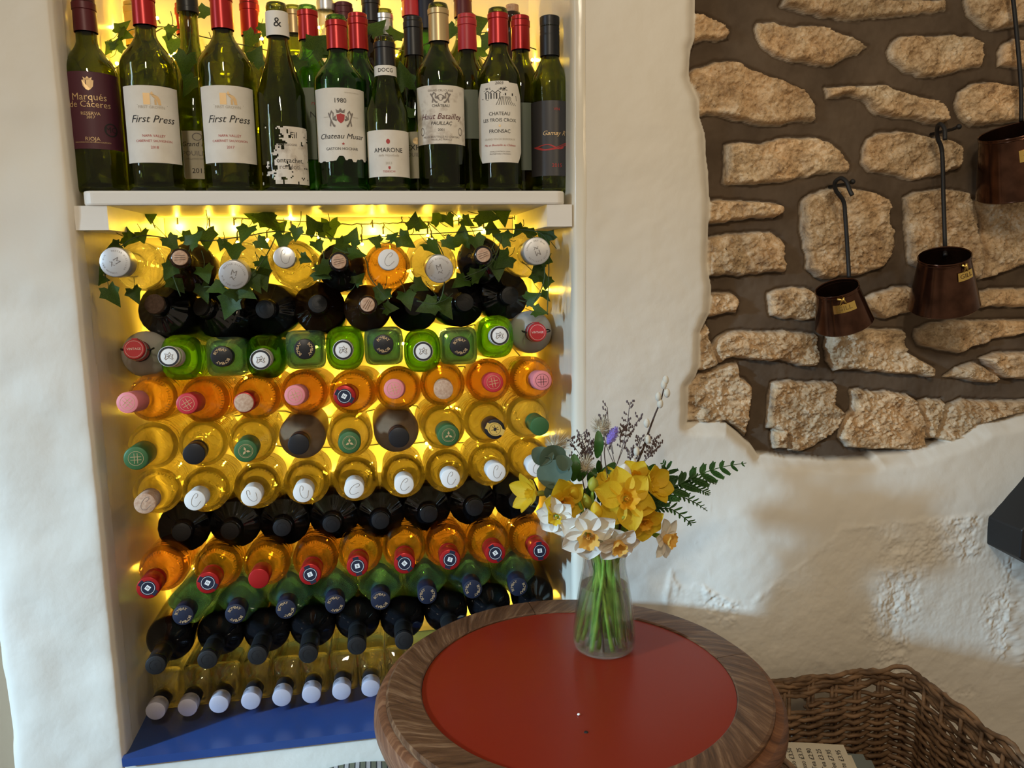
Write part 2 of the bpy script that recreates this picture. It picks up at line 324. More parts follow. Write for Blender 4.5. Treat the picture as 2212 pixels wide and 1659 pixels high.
def sdf(P, X, Z):
    d = np.full(X.shape, 1e9); ins = np.zeros(X.shape, bool); n = len(P)
    for i in range(n):
        x0, z0 = P[i]; x1, z1 = P[(i+1) % n]; dx, dz = x1-x0, z1-z0
        t = np.clip(((X-x0)*dx+(Z-z0)*dz)/(dx*dx+dz*dz+1e-12), 0, 1)
        d = np.minimum(d, (X-x0-t*dx)**2+(Z-z0-t*dz)**2)
        c = ((z0 > Z) != (z1 > Z)); xi = dx*(Z-z0)/(dz if abs(dz) > 1e-12 else 1e-12)+x0; ins ^= c & (X < xi)
    return np.sqrt(d)*np.where(ins, -1, 1)
def smooth(a, b, x): t = np.clip((x-a)/(b-a), 0, 1); return t*t*(3-2*t)
def build_stone():
    x0, x1 = XR+0.02, 1.45; z0, z1 = 0.0, 1.92
    xs = np.concatenate([np.arange(x0, 0.42, 0.004), np.arange(0.42, 1.12, 0.0019), np.linspace(1.12, x1, 50)]); zs = np.concatenate([np.linspace(z0, 0.42, 40)[:-1], np.arange(0.42, z1, 0.0019)])
    X, Z = np.meshgrid(xs, zs); wx = X+0.004*fbm(X*60, Z*60, 3, 21); wz = Z+0.004*fbm(X*60+9, Z*60+4, 3, 31)
    do = sdf(wp(OPEN), X+0.003*fbm(X*35, Z*35, 2, 3), Z+0.003*fbm(X*35+7, Z*35, 2, 8))
    mort = 0.030+0.004*fbm(X*14, Z*14, 3, 40)+0.0012*fbm(X*90, Z*90, 2, 41)
    H = mort.copy(); ST = np.zeros(X.shape); TN = np.zeros(X.shape)
    for k, S in enumerate(STONES):
        P = wp(S, 0.0); lo = P.min(0)-0.02; hi = P.max(0)+0.02
        m = (X > lo[0]) & (X < hi[0]) & (Z > lo[1]) & (Z < hi[1])
        if not m.any(): continue
        d = sdf(P, wx[m], wz[m]); e = smooth(0.0015, -0.0055, d)
        tilt = RS.uniform(-0.05,0.05)*(X[m]-P[:,0].mean())+RS.uniform(-0.06,0.06)*(Z[m]-P[:,1].mean())
        n1 = fbm(X[m]*26+k*7, Z[m]*34, 5, 60, 0.6)
        top = 0.020-0.005*RS.rand()+tilt-0.012*n1-0.0080*np.abs(fbm(X[m]*95, Z[m]*120+k, 5, 80, 0.75))
        groove = 0.006*np.exp(-((d-0.0015)/0.0025)**2)
        h = H[m]*(1-e)+top*e+groove*(1-e); H[m] = h
        ST[m] = np.maximum(ST[m], smooth(0.001, -0.002, d)); TN[m] = np.where(d < 0.002, RS.rand(), TN[m])
    # plaster: flush with the niche pillar, swelling out under the stones, rough layer low down
    bot = onY(1600, 960).z
    bul = 0.026*smooth(-0.01, 0.16, bot-Z+0.02)*smooth(onY(1440,1100).x, onY(1640,1100).x, X)
    plast = -bul+0.0025*fbm(X*7, Z*7, 3, 90)+0.0012*fbm(X*30, Z*30, 3, 95)
    L = wp([(1440,1270),(1452,1230),(1465,1280),(1500,1255),(1560,1285),(1610,1290),(1680,1230),(1740,1190),(1800,1130),(1860,1125),(1960,1115),(2107,1100),(2500,1050),(2500,2600),(1440,2600)])
    dr = sdf(L, wx, wz); rg = smooth(0.004, -0.004, dr)
    lump = smooth(-0.05, 0.35, fbm(X*9, Z*9, 3, 131)); rough = (0.25+lump)*(0.0030*fbm(X*52, Z*52, 4, 101, 0.7)+0.0016*np.abs(fbm(X*120, Z*120, 3, 105)))
    plast = plast-rg*(rough+0.0008)-0.0012*np.exp(-(dr/0.006)**2)*np.clip(0.3+2*fbm(X*40,Z*40,3,7),0,2)
    for (ax, ay, bx, by) in ((1530,1060,1528,1240),(1482,1090,1500,1170),(1500,1170,1455,1240),(1575,1110,1610,1150)):
        p, q = onY(ax,ay), onY(bx,by); dx, dz = q.x-p.x, q.z-p.z
        t = np.clip(((X-p.x)*dx+(Z-p.z)*dz)/(dx*dx+dz*dz), 0, 1); dd = np.hypot(wx-p.x-t*dx, wz-p.z-t*dz)
        plast = plast-0.0006*np.exp(-(dd/0.0018)**2)*np.clip(0.3+2*fbm(X*50,Z*50,2,17),0,2)
    edge = smooth(0.030, 0.0, do)                       # rounded plaster arris
    plast = plast*smooth(0.0, 0.02, X-x0)+edge**2*0.016
    inn = smooth(0.0015, -0.0015, do); H = plast*(1-inn)+H*inn
    me = gridmesh('wall_right', X, H, Z, None); me.materials.clear()
    a = me.color_attributes.new('zone', 'FLOAT_COLOR', 'POINT'); c = np.ones((X.size,4), np.float32)
    c[:,0] = (inn*ST).ravel(); c[:,1] = (inn*(1-ST)).ravel(); c[:,2] = TN.ravel(); a.data.foreach_set('color', c.ravel())
    m = mat('rubble_stone_and_plaster', rough=0.8); N, Lk, Bs = nodes(m)
    at = N.new('ShaderNodeAttribute'); at.attribute_name = 'zone'; sp = N.new('ShaderNodeSeparateColor'); Lk.new(at.outputs['Color'], sp.inputs[0])
    def ramp(n, cols):
        r = N.new('ShaderNodeValToRGB'); Lk.new(n.outputs['Fac'], r.inputs[0]); E = r.color_ramp.elements
        E[0].position = cols[0][0]; E[0].color = (*cols[0][1],1); E[1].position = cols[-1][0]; E[1].color = (*cols[-1][1],1)
        for p, cc in cols[1:-1]: e = E.new(p); e.color = (*cc,1)
        return r
    def mix(f, a_, b_, bl='MIX'):
        x = N.new('ShaderNodeMix'); x.data_type = 'RGBA'; x.blend_type = bl
        if isinstance(f, float): x.inputs[0].default_value = f
        else: Lk.new(f, x.inputs[0])
        for s_, v in ((6,a_),(7,b_)):
            if isinstance(v, tuple): x.inputs[s_].default_value = (*v,1)
            else: Lk.new(v, x.inputs[s_])
        return x.outputs[2]
    st = ramp(tex_noise(m, 34, 9, 0.78), [(0.34,(0.20,0.12,0.06)),(0.44,(0.52,0.37,0.21)),(0.55,(0.76,0.60,0.40)),(0.66,(0.95,0.87,0.72))])
    st2 = ramp(tex_noise(m, 7, 3, 0.6), [(0.38,(0.95,0.66,0.36)),(0.6,(0.72,0.66,0.58))])
    s = mix(0.55, st.outputs[0], st2.outputs[0], 'MULTIPLY'); s = mix(0.12, s, (0.72,0.58,0.40))
    tn = N.new('ShaderNodeMapRange'); tn.inputs[3].default_value = 0.8; tn.inputs[4].default_value = 1.12; Lk.new(sp.outputs[2], tn.inputs[0])
    hs = N.new('ShaderNodeHueSaturation'); Lk.new(s, hs.inputs['Color']); Lk.new(tn.outputs[0], hs.inputs['Value'])
    mo = ramp(tex_noise(m, 9, 5, 0.6), [(0.35,(0.075,0.050,0.030)),(0.65,(0.13,0.092,0.060))])
    pl = ramp(tex_noise(m, 3, 4, 0.5), [(0.35,(0.72,0.665,0.56)),(0.65,(0.80,0.745,0.64))])
    c1 = mix(sp.outputs[1], pl.outputs[0], mo.outputs[0]); c2 = mix(sp.outputs[0], c1, hs.outputs[0]); Lk.new(c2, Bs.inputs['Base Color'])
    rr = N.new('ShaderNodeMapRange'); rr.inputs[3].default_value = 0.5; rr.inputs[4].default_value = 0.95
    ad = N.new('ShaderNodeMath'); ad.operation = 'ADD'; Lk.new(sp.outputs[0], ad.inputs[0]); Lk.new(sp.outputs[1], ad.inputs[1]); Lk.new(ad.outputs[0], rr.inputs[0]); Lk.new(rr.outputs[0], Bs.inputs['Roughness'])
    add_bump(m, 200, 0.9, 0.0025, 7); bn = [n_ for n_ in N if n_.type == 'BUMP'][0]
    mr_ = N.new('ShaderNodeMapRange'); mr_.inputs[3].default_value = 0.10; mr_.inputs[4].default_value = 0.95; Lk.new(sp.outputs[0], mr_.inputs[0]); Lk.new(mr_.outputs[0], bn.inputs['Strength'])
    add_bump(m, 24, 0.2, 0.003, 3)
    me.materials.append(m); struct('wall_right', me)
build_stone()
# ------------------------------------------------------------------ shelf
def rounded_board(x0, x1, y0, y1, r):
    P = [(x0+0.0, y1), ]
    for k in range(9): a = PI+PI/2*k/8; P.append((x0+r+r*math.cos(a), y0+r+r*math.sin(a)))
    for k in range(9): a = 1.5*PI+PI/2*k/8; P.append((x1-r+r*math.cos(a), y0+r+r*math.sin(a)))
    P.append((x1, y1)); return P
sh = thing('shelf', 'thick white painted wooden shelf carrying the standing wine bottles', 'shelf', (0,0,ZSH))
TS = 0.0205
b_ = MB(); YF = 0.0
xs0, xs1 = onY(173,420,YF).x, onY(1223,425,YF).x
b_.prism(rounded_board(xs0, xs1, YF, DEP-0.001, 0.016), -TS, 0)
bo = obj('shelf_board', b_.mesh('shelf_board', MT['white_wood'], False), sh)
md = bo.modifiers.new('b', 'BEVEL'); md.width = 0.003; md.segments = 2; md.limit_method = 'ANGLE'
zb = onY(200,497,0.004).z-ZSH
b_ = MB(); xb = onY(233,470,0.004).x
b_.add([(XL+0.001,0.004,-TS),(xb,0.004,-TS),(xb+0.002,DEP-0.02,-TS),(XL+0.001,DEP-0.001,-TS),(XL+0.001,0.004,zb),(xb,0.004,zb),(xb+0.002,DEP-0.02,zb),(XL+0.001,DEP-0.001,zb)],
       [(0,1,2,3),(7,6,5,4),(4,5,1,0),(5,6,2,1),(6,7,3,2),(7,4,0,3)])
obj('bearer', b_.mesh('bearer', MT['white_wood'], False), sh)
xb2 = onY(1182,470,0.004).x
b_ = MB().box((xb2,0.004,zb),(XR-0.001,DEP-0.001,-TS)); obj('bearer', b_.mesh('bearer', MT['white_wood'], False), sh)
b_ = MB().box((xb+0.003,DEP-0.024,zb),(xb2-0.001,DEP-0.001,-TS)); obj('back_batten', b_.mesh('back_batten', MT['white_wood'], False), sh)
# ------------------------------------------------------------------ bottles
def bprof(R, zs, zn, rn, L, punt=0.018, kind='bdx', t=0.0026, lip=True):
    o = [(0.0003, punt), (R*0.35, punt*0.75), (R*0.62, punt*0.25), (R*0.80, 0.001), (R*0.90, 0.0), (R*0.975, 0.0025), (R, 0.008), (R, zs*0.5), (R, zs)]
    n = 9
    for k in range(1, n+1):
        u = k/n
        if kind == 'bdx': r = R-(R-rn)*(1-math.cos(PI*u))/2*0.75-(R-rn)*0.25*u**2.2; z = zs+(zn-zs)*(u*0.55+0.45*math.sin(u*PI/2)) if False else zs+(zn-zs)*u
        elif kind == 'burg': r = rn+(R-rn)*(1-u)**1.0*(0.62+0.38*math.cos(u*PI/2)); z = zs+(zn-zs)*u
        else: r = R+(rn-R)*u; z = zs+(zn-zs)*u        # cone
        o.append((r, z))
    o.append((rn*0.97, (zn+L)/2))
    if lip: o += [(rn*0.96, L-0.016), (rn*1.06, L-0.015), (rn*1.08, L-0.006), (rn*0.98, L-0.001), (rn*0.8, L)]
    else: o += [(rn*0.96, L-0.001), (rn*0.8, L)]
    return o
def hollow(o, t=0.0036):
    inn = []
    for p in reversed(o):
        r, z = p; q = t*(1+0.35*math.sin(z*140)) if z > 0.05 else t
        inn.append((max(r-(q if r > 0.02 else 0.0026), 0.0002), z+(0.006 if z < 0.022 else 0)))
    inn = [q for q in inn if q[1] < o[-1][1]-0.0005]
    return o+inn
_gm = {}
def glass_mesh(kind, tint, par):
    key = (kind, tint)
    if key in _gm: return _gm[key]
    g = MB(); seg = 40; solid = tint in ('black_glass','brown_black','stoneware','frost')
    if kind in ('square','oval','flask'):
        o = bprof(1.0*par['R'], par['zs'], par['zn'], par['rn'], par['L'], par.get('punt',0.004), par.get('sh','bdx'))
        R = par['R']; pts = []
        src = o if solid else hollow(o)
        for r, z in src:
            f = max(0, min(1, (r-par['rn'])/(R-par['rn']))) if z > par['zs']*0.9 else 1.0
            e = 2+(par['n']-2)*f; pts.append((r*(1+(par['ax']-1)*f), r*(1+(par['ay']-1)*f), e, z))
        g.lathe(pts, 48)
    else:
        o = bprof(par['R'], par['zs'], par['zn'], par['rn'], par['L'], par.get('punt',0.018), par.get('sh','bdx'))
        g.lathe(o if solid else hollow(o), 120 if kind == 'squat' else seg)
        if kind == 'squat':
            nv = []
            for x, y, z in g.v:
                r = math.hypot(x, y); a = math.atan2(y, x)
                if par['zs']-0.002 < z < par['zn'] and r > par['rn']*1.1:
                    k = 1+0.022*math.cos(a*20)*math.sin(PI*(z-par['zs']+0.002)/(par['zn']-par['zs']+0.002)); nv.append((x*k, y*k, z))
                else: nv.append((x, y, z))
            g.v = nv
    _gm[key] = g.mesh('glass_body', MT[tint]); return _gm[key]
P_WINE = dict(R=0.0378, zs=0.190, zn=0.236, rn=0.0142, L=0.298)
P_DARK = dict(R=0.0385, zs=0.185, zn=0.222, rn=0.0140, L=0.298)
P_CLR = dict(R=0.0385, zs=0.165, zn=0.205, rn=0.0165, L=0.272)
P_SQT = dict(R=0.0425, zs=0.140, zn=0.158, rn=0.0165, L=0.172, sh='cone', punt=0.004)
P_SQ = dict(R=0.0315, zs=0.190, zn=0.226, rn=0.0140, L=0.270, n=5.5, ax=1, ay=1)
P_OV = dict(R=0.0320, zs=0.190, zn=0.222, rn=0.0145, L=0.275, n=2.8, ax=0.95, ay=1.13)
P_ST = dict(R=0.0375, zs=0.155, zn=0.195, rn=0.0150, L=0.240)
P_FL = dict(R=0.0315, zs=0.170, zn=0.195, rn=0.0140, L=0.242, n=9, ax=0.73, ay=1.2)
P_CHR = dict(R=0.0375, zs=0.185, zn=0.232, rn=0.0140, L=0.292)
_cm = {}
def cached(key, fn):
    if key not in _cm: _cm[key] = fn()
    return _cm[key]
def disc_cap(key, m, r, z0, z1, bev=0.0012, ridges=False):
    def f():
        g = MB(); pr = [(r*0.97, z0), (r, z0+0.001), (r, z1-bev), (r-bev*0.35, z1-bev*0.3), (r-bev, z1), (0.0002, z1)]
        if ridges: pr = [(r*0.97, z0), (r, z0+0.001), (r, z0+0.012), (r*0.96, z0+0.013), (r*0.96, z0+0.015), (r, z0+0.016)]+pr[2:]
        g.lathe(pr, 32); return g.mesh('cap', MT[m] if isinstance(m, str) else m, angle=35)
    return cached(('cap', key, m, r, z0, z1), f)
def ring_text(g, s, r, size, z, a0=90.0, sweep=None, inward=False):
    n = len(s); st = (sweep or 14*n)/n
    for i, ch in enumerate(s):
        if ch == ' ': continue
        vs, fs = text2d(ch, size); a = math.radians(a0-(i-(n-1)/2)*st); c, d = math.cos(a-PI/2), math.sin(a-PI/2)
        g.add([((x)*c-(y)*d+r*math.cos(a), (x)*d+(y)*c+r*math.sin(a), z) for x, y in vs], fs)
def ring(g, r0, r1, z, n=28):
    vs = []; fs = []
    for k in range(n):
        a = 2*PI*k/n; vs += [(r0*math.cos(a), r0*math.sin(a), z), (r1*math.cos(a), r1*math.sin(a), z)]
    for k in range(n): j = (k+1) % n; fs.append((2*k, 2*k+1, 2*j+1, 2*j))
    g.add(vs, fs)
def stroke(g, P, w, z):                           # flat pen stroke through 2-D points
    Q = [Vector((p[0],p[1],0)) for p in P]; vs = []; fs = []
    for i, p in enumerate(Q):
        t = (Q[min(i+1,len(Q)-1)]-Q[max(i-1,0)]).normalized(); nn = Vector((-t.y,t.x,0))*w/2
        vs += [(p.x+nn.x, p.y+nn.y, z), (p.x-nn.x, p.y-nn.y, z)]
    for i in range(len(Q)-1): fs.append((2*i, 2*i+1, 2*i+3, 2*i+2))
    g.add(vs, fs)
def rect(g, x0, y0, x1, y1, z): g.add([(x0,y0,z),(x1,y0,z),(x1,y1,z),(x0,y1,z)], [(0,1,2,3)])
C_CURVE = [(0.10,0.28),(0.38,0.42),(0.52,0.72),(0.32,0.86),(-0.05,0.62),(-0.38,0.15),(-0.50,-0.35),(-0.30,-0.75),(0.08,-0.78),(0.45,-0.48),(0.70,-0.25)]
def emblem(kind, L):
    def f():
        g = MB(); z = L+0.00025; ms = [MT['ink']]
        if kind == 'bombay':
            ring_text(g, 'BOMBAY', 0.0102, 0.0062, z, 160, 118); ring_text(g, 'BOMBAY', 0.0102, 0.0062, z, -20, 118); ms = [MT['gold_ink']]
        elif kind == 'script_c': stroke(g, [(p.x*0.0115, p.y*0.0115) for p in catmull([(a,b,0) for a,b in C_CURVE], 5)], 0.00055, z); ms = [MT['grey_ink']]
        elif kind == 'lattice' or kind == 'lattice_dark':
            ring(g, 0.0102, 0.0107, z)
            for d in (-0.0022, 0.0022): stroke(g, [(-0.0075,d),(0.0075,d)], 0.0007, z); stroke(g, [(d,-0.0075),(d,0.0075)], 0.0007, z)
            ms = [MT['gold_ink' if kind == 'lattice' else 'ink']]
        elif kind == 'ringleaf':
            ring(g, 0.0100, 0.0105, z); ring(g, 0.0085, 0.0087, z)
            for a in (90, 210, 330):
                c, s = math.cos(math.radians(a)), math.sin(math.radians(a)); g.add([(0,0,z),(c*0.003-s*0.0018,s*0.003+c*0.0018,z),(c*0.007,s*0.007,z),(c*0.003+s*0.0018,s*0.003-c*0.0018,z)], [(0,3,2,1)])
            ms = [MT['gold_ink']]
        elif kind == 'seal':
            ms = [MT['navy'], MT['white_print']]; g.prism([(0.0112*math.cos(a)*1.0, 0.0112*math.sin(a)) for a in [2*PI*k/24 for k in range(24)]], L, z)
            rect(g, -0.0045, -0.0148, 0.0045, 0.0148, z+0.00005); g.cur = 1; z += 0.0002; ring(g, 0.0092, 0.0097, z); rect(g, -0.0036, -0.0030, 0.0036, 0.0038, z); g.cur = 0
            stroke(g, [(-0.002,0.0018),(0.002,0.0018)], 0.0006, z+0.0001); stroke(g, [(-0.002,-0.0004),(0.002,-0.0004)], 0.0006, z+0.0001); stroke(g, [(0,-0.0018),(0,0.0026)], 0.0006, z+0.0001)
        elif kind == 'monogram':
            vs, fs = text2d('M', 0.012); g.add([(x-0.0002, y+0.0028, z) for x, y in vs], fs); stroke(g, [(-0.004,-0.006),(-0.001,-0.003),(0.001,-0.006),(0.004,-0.0025)], 0.0008, z); stroke(g, [(-0.003,-0.003),(0.003,-0.0075)], 0.0007, z)
            ring_text(g, 'MASTER DISTILLER', 0.0158, 0.0032, z, 90, 150); ring_text(g, 'LONDON DRY GIN', 0.0158, 0.0032, z, -90, 140); ms = [MT['grey_ink']]
        elif kind == 'crest':
            ms = [MT['ink'], MT['grey_ink']]; ring(g, 0.0118, 0.0148, z); g.cur = 1; z += 0.0001
            stroke(g, [(-0.006,-0.004),(-0.004,0.001),(-0.006,0.004),(-0.001,0.003),(0.001,0.006),(0.003,0.002),(0.006,0.003),(0.004,-0.001),(0.006,-0.004)], 0.0010, z); stroke(g, [(-0.005,-0.005),(0.0,-0.0015),(0.005,-0.005)], 0.0009, z); stroke(g, [(-0.002,0.0),(0.002,0.001)], 0.002, z)
        elif kind == 'bee':
            ms = [MT['yellow_foil'], MT['ink']]; g.prism([(0.0125*math.cos(a), 0.0105*math.sin(a)) for a in [2*PI*k/24 for k in range(24)]], L, z); rect(g, -0.0155, -0.005, 0.0155, 0.005, z+0.00004); g.cur = 1; z += 0.0002
            ring(g, 0.0088, 0.0092, z); g.prism([(0.0022*math.cos(a), 0.0030*math.sin(a)) for a in [2*PI*k/12 for k in range(12)]], z, z+0.0001)
            for a in (20, 60, 120, 160, 220, 320): stroke(g, [(0,0),(0.0062*math.cos(math.radians(a)), 0.0062*math.sin(math.radians(a)))], 0.0008, z)
        elif kind == 'press':
            ring(g, 0.0085, 0.0090, z); vs, fs = text2d('S', 0.010); g.add([(x, y, z) for x, y in vs], fs); ms = [MT['black_cap']]
        elif kind == 'corkmark':
            for d in (-0.0035, 0.0, 0.0035): stroke(g, [(-0.0075, d), (0.0075, d*0.7)], 0.0006, z)
            ms = [MT['cork_dark']]
        elif kind == 'wax_text':
            vs, fs = text2d('VINTAGE', 0.0048); g.add([(x, y, z) for x, y in vs], fs); ring(g, 0.0122, 0.0126, z); ms = [MT['white_print']]
        return g.mesh('cap_emblem', ms, False)
    return cached(('emb', kind, round(L,4)), f)
# (name, category, glass kind, parameters)
def lying(name, cat, label, group, kind, par, tint, cap, cx, cy, bx, by, roll=0.0, erot=0.0, hint=None):
    Yb = BACK-0.007-par['zs']; Yc = Yb-(par['L']-par['zs'])
    pc, pb = onY(cx, cy, Yc), onY(bx, by, Yb); d = (pc-pb).normalized(); base = pb-d*par['zs']
    if base.y > BACK: base = base+d*((BACK-base.y)/d.y)
    F = frame(base, d); F = F @ Matrix.Rotation(math.radians(roll), 4, 'Z')
    t = thing(name, label, cat, M=F, group=group)
    obj('glass_body' if tint not in ('stoneware',) else 'stoneware_body', glass_mesh(kind, tint, par), t)
    if kind == 'chard' or (kind == 'round' and tint in ('amber','rose')):
        def fe():
            g = MB(); R_, zs, zn, rn_ = par['R'], par['zs'], par['zn'], par['rn']
            def sp(x, y, u0):
                u = u0+y/(zn-zs)/1.3; r = R_-(R_-rn_)*(1-math.cos(PI*u))/2*0.75-(R_-rn_)*0.25*u**2.2+0.0006; a = PI/2-x/(R_*0.82); return (r*math.cos(a), r*math.sin(a), zs+(zn-zs)*u)
            if kind == 'chard':
                vs, fs = text2d('CHASE FARM', 0.0085, 0.0, 1.15); g.add([sp(x, y, 0.40) for x, y in vs], fs)
            for k in range(46 if kind == 'round' else 18):
                x = (k/46-0.5)*2*PI*R_*0.82 if kind == 'round' else PI*R_*0.82+(k-9)*0.0026; h = 0.0016+0.0012*((k*7) % 3); g.add([sp(x-0.0006,-h,0.42), sp(x+0.0006,-h,0.42), sp(x+0.0006,h,0.42), sp(x-0.0006,h,0.42)], [(0,1,2,3)])
            return g.mesh('embossing', MT['emboss'], False)
        obj('embossing', cached(('emb2', kind), fe), t)
    L = par['L']; rn = par['rn']; E = Matrix.Rotation(math.radians(erot-roll), 4, 'Z')
    def C(nm, me, em=None, Lz=None):
        c = obj(nm, me, t)
        if em: obj('cap_emblem', emblem(em, Lz or L), c, M=E)
        return c
    if cap == 'silver_big': C('cap', disc_cap('a','silver_satin',0.0215,L-0.018,L+0.012,0.002), 'monogram', L+0.012)
    elif cap == 'silver_stopper': C('stopper', disc_cap('b','silver',0.0158,L-0.006,L+0.010,0.0012), 'script_c', L+0.010)
    elif cap == 'white_stopper': C('stopper', disc_cap('b','white_cap',0.0155,L-0.004,L+0.012,0.0012), 'script_c', L+0.012)
    elif cap == 'white_foil': C('capsule', disc_cap('c','white_cap',0.0154,L-0.045,L+0.0015), 'script_c', L+0.0015)
    elif cap == 'tan_foil': C('capsule', disc_cap('c','cork',0.0154,L-0.045,L+0.0015), 'script_c', L+0.0015)
    elif cap == 'cork': C('cork', disc_cap('d','cork',0.0108,L-0.025,L+0.003,0.001), 'corkmark', L+0.003)
    elif cap == 'cork_big': C('cork', disc_cap('d','cork',0.0152,L-0.03,L+0.004,0.001))
    elif cap == 'red_cork': C('capsule', disc_cap('e','red',0.0155,L-0.045,L-0.001)); C('cork', disc_cap('e2','cork',0.0140,L-0.02,L+0.002,0.001))
    elif cap in ('pink','crimson','red'):
        C('capsule', disc_cap('f',cap,0.0157,L-0.045,L+0.0015,0.0018), {'pink':'lattice','crimson':'lattice','red':None}[cap], L+0.0015)
    elif cap == 'pink_dark': C('capsule', disc_cap('f','pink',0.0157,L-0.045,L+0.0015,0.0018), 'lattice_dark', L+0.0015)
    elif cap == 'red_seal': C('capsule', disc_cap('g','red',0.0168,L-0.050,L+0.0015,0.0018,True), 'seal', L+0.0015)
    elif cap == 'green_leaf': C('capsule', disc_cap('h','green_foil',0.0175,L-0.050,L+0.0015,0.003), 'ringleaf', L+0.0015)
    elif cap == 'green_lattice': C('capsule', disc_cap('h','green_foil',0.0178,L-0.050,L+0.0015,0.003), 'lattice', L+0.0015)
    elif cap == 'green_plain': C('screw_cap', disc_cap('i','green_foil',0.0152,L-0.050,L+0.0015,0.0015,True))
    elif cap == 'black_screw': C('screw_cap', disc_cap('j','black_cap',0.0160,L-0.040,L+0.0015,0.0015,True))
    elif cap == 'bee': C('capsule', disc_cap('k','black_cap',0.0160,L-0.050,L+0.0015,0.0015), 'bee', L+0.0015)
    elif cap == 'bombay': C('cap', disc_cap('l','black_cap' if tint != 'teal' else 'navy',0.0158,L-0.035,L+0.003,0.0012), 'bombay', L+0.003)
    elif cap == 'crest': C('cap', disc_cap('m','white_print',0.0155,L-0.040,L+0.002,0.001), 'crest', L+0.002)
    elif cap == 'squat_black': C('stopper', disc_cap('n','charcoal_cap',0.0152,L-0.004,L+0.006,0.001), 'press', L+0.006)
    elif cap == 'squat_cork': C('stopper', disc_cap('n','cork_dark',0.0158,L-0.004,L+0.006,0.001), 'corkmark', L+0.006)
    elif cap == 'black_foil': C('capsule', disc_cap('o','charcoal_cap',0.0150,L-0.065,L+0.0015,0.0015,True), 'press', L+0.0015)
    elif cap == 'wax':
        def f():
            g = MB(); g.lathe([(0.0150,L-0.030),(0.0165,L-0.026),(0.0158,L-0.004),(0.0145,L+0.002),(0.0002,L+0.002)], 24); g.box((-0.004,0.008,L-0.034),(0.004,0.017,L-0.004)); return g.mesh('wax_seal', MT['crimson'], angle=40)
        C('wax_seal', cached('wax', f), 'wax_text', L+0.002)
        def f2():
            g = MB(); P = catmull([(0.015,0,L-0.034),(0.021,0.004,L-0.030),(0.024,0.002,L-0.018),(0.018,0,L-0.012),(0.0,0,L-0.010),(-0.018,0,L-0.012),(-0.023,0.003,L-0.020),(-0.019,0.002,L-0.031),(-0.015,0,L-0.034)], 4)
            g.tube(P, 0.0011, 6); g.tube([(0.0155*math.cos(a),0.0155*math.sin(a),L-0.035) for a in [2*PI*k/20 for k in range(20)]], 0.0011, 6, closed=True); return g.mesh('swing_wire', MT['iron'])
        obj('swing_wire', cached('wire', f2), t)
    elif cap == 'flask':
        C('cap', disc_cap('p','lilac_silver',0.0152,L-0.018,L+0.003,0.0012))
        obj('neck_band', disc_cap('q','black_cap',0.0146,L-0.040,L-0.0185,0.0004), t)
        def f3():
            g = MB(); w = 0.0236
            g.cur = 0; g.box((-w,-0.028,0.02),(-w+0.0005,0.028,0.10)); g.cur = 1; g.box((-w-0.0003,-0.012,0.02),(-w+0.0001,0.012,0.125)); return g.mesh('ribbon_label', [MT['white_print'], MT['crimson']], False)
        obj('ribbon_label', cached('rib', f3), t)
    if tint == 'black_glass' and kind == 'squat' or tint == 'rose': pass
    return t
ORD = ['leftmost','second from left','third from left','fourth from left','fifth from left','sixth from left','seventh from left','eighth from left','ninth from left','tenth from left','rightmost']
def ordw(i, n): return 'rightmost' if i == n-1 else ORD[i]
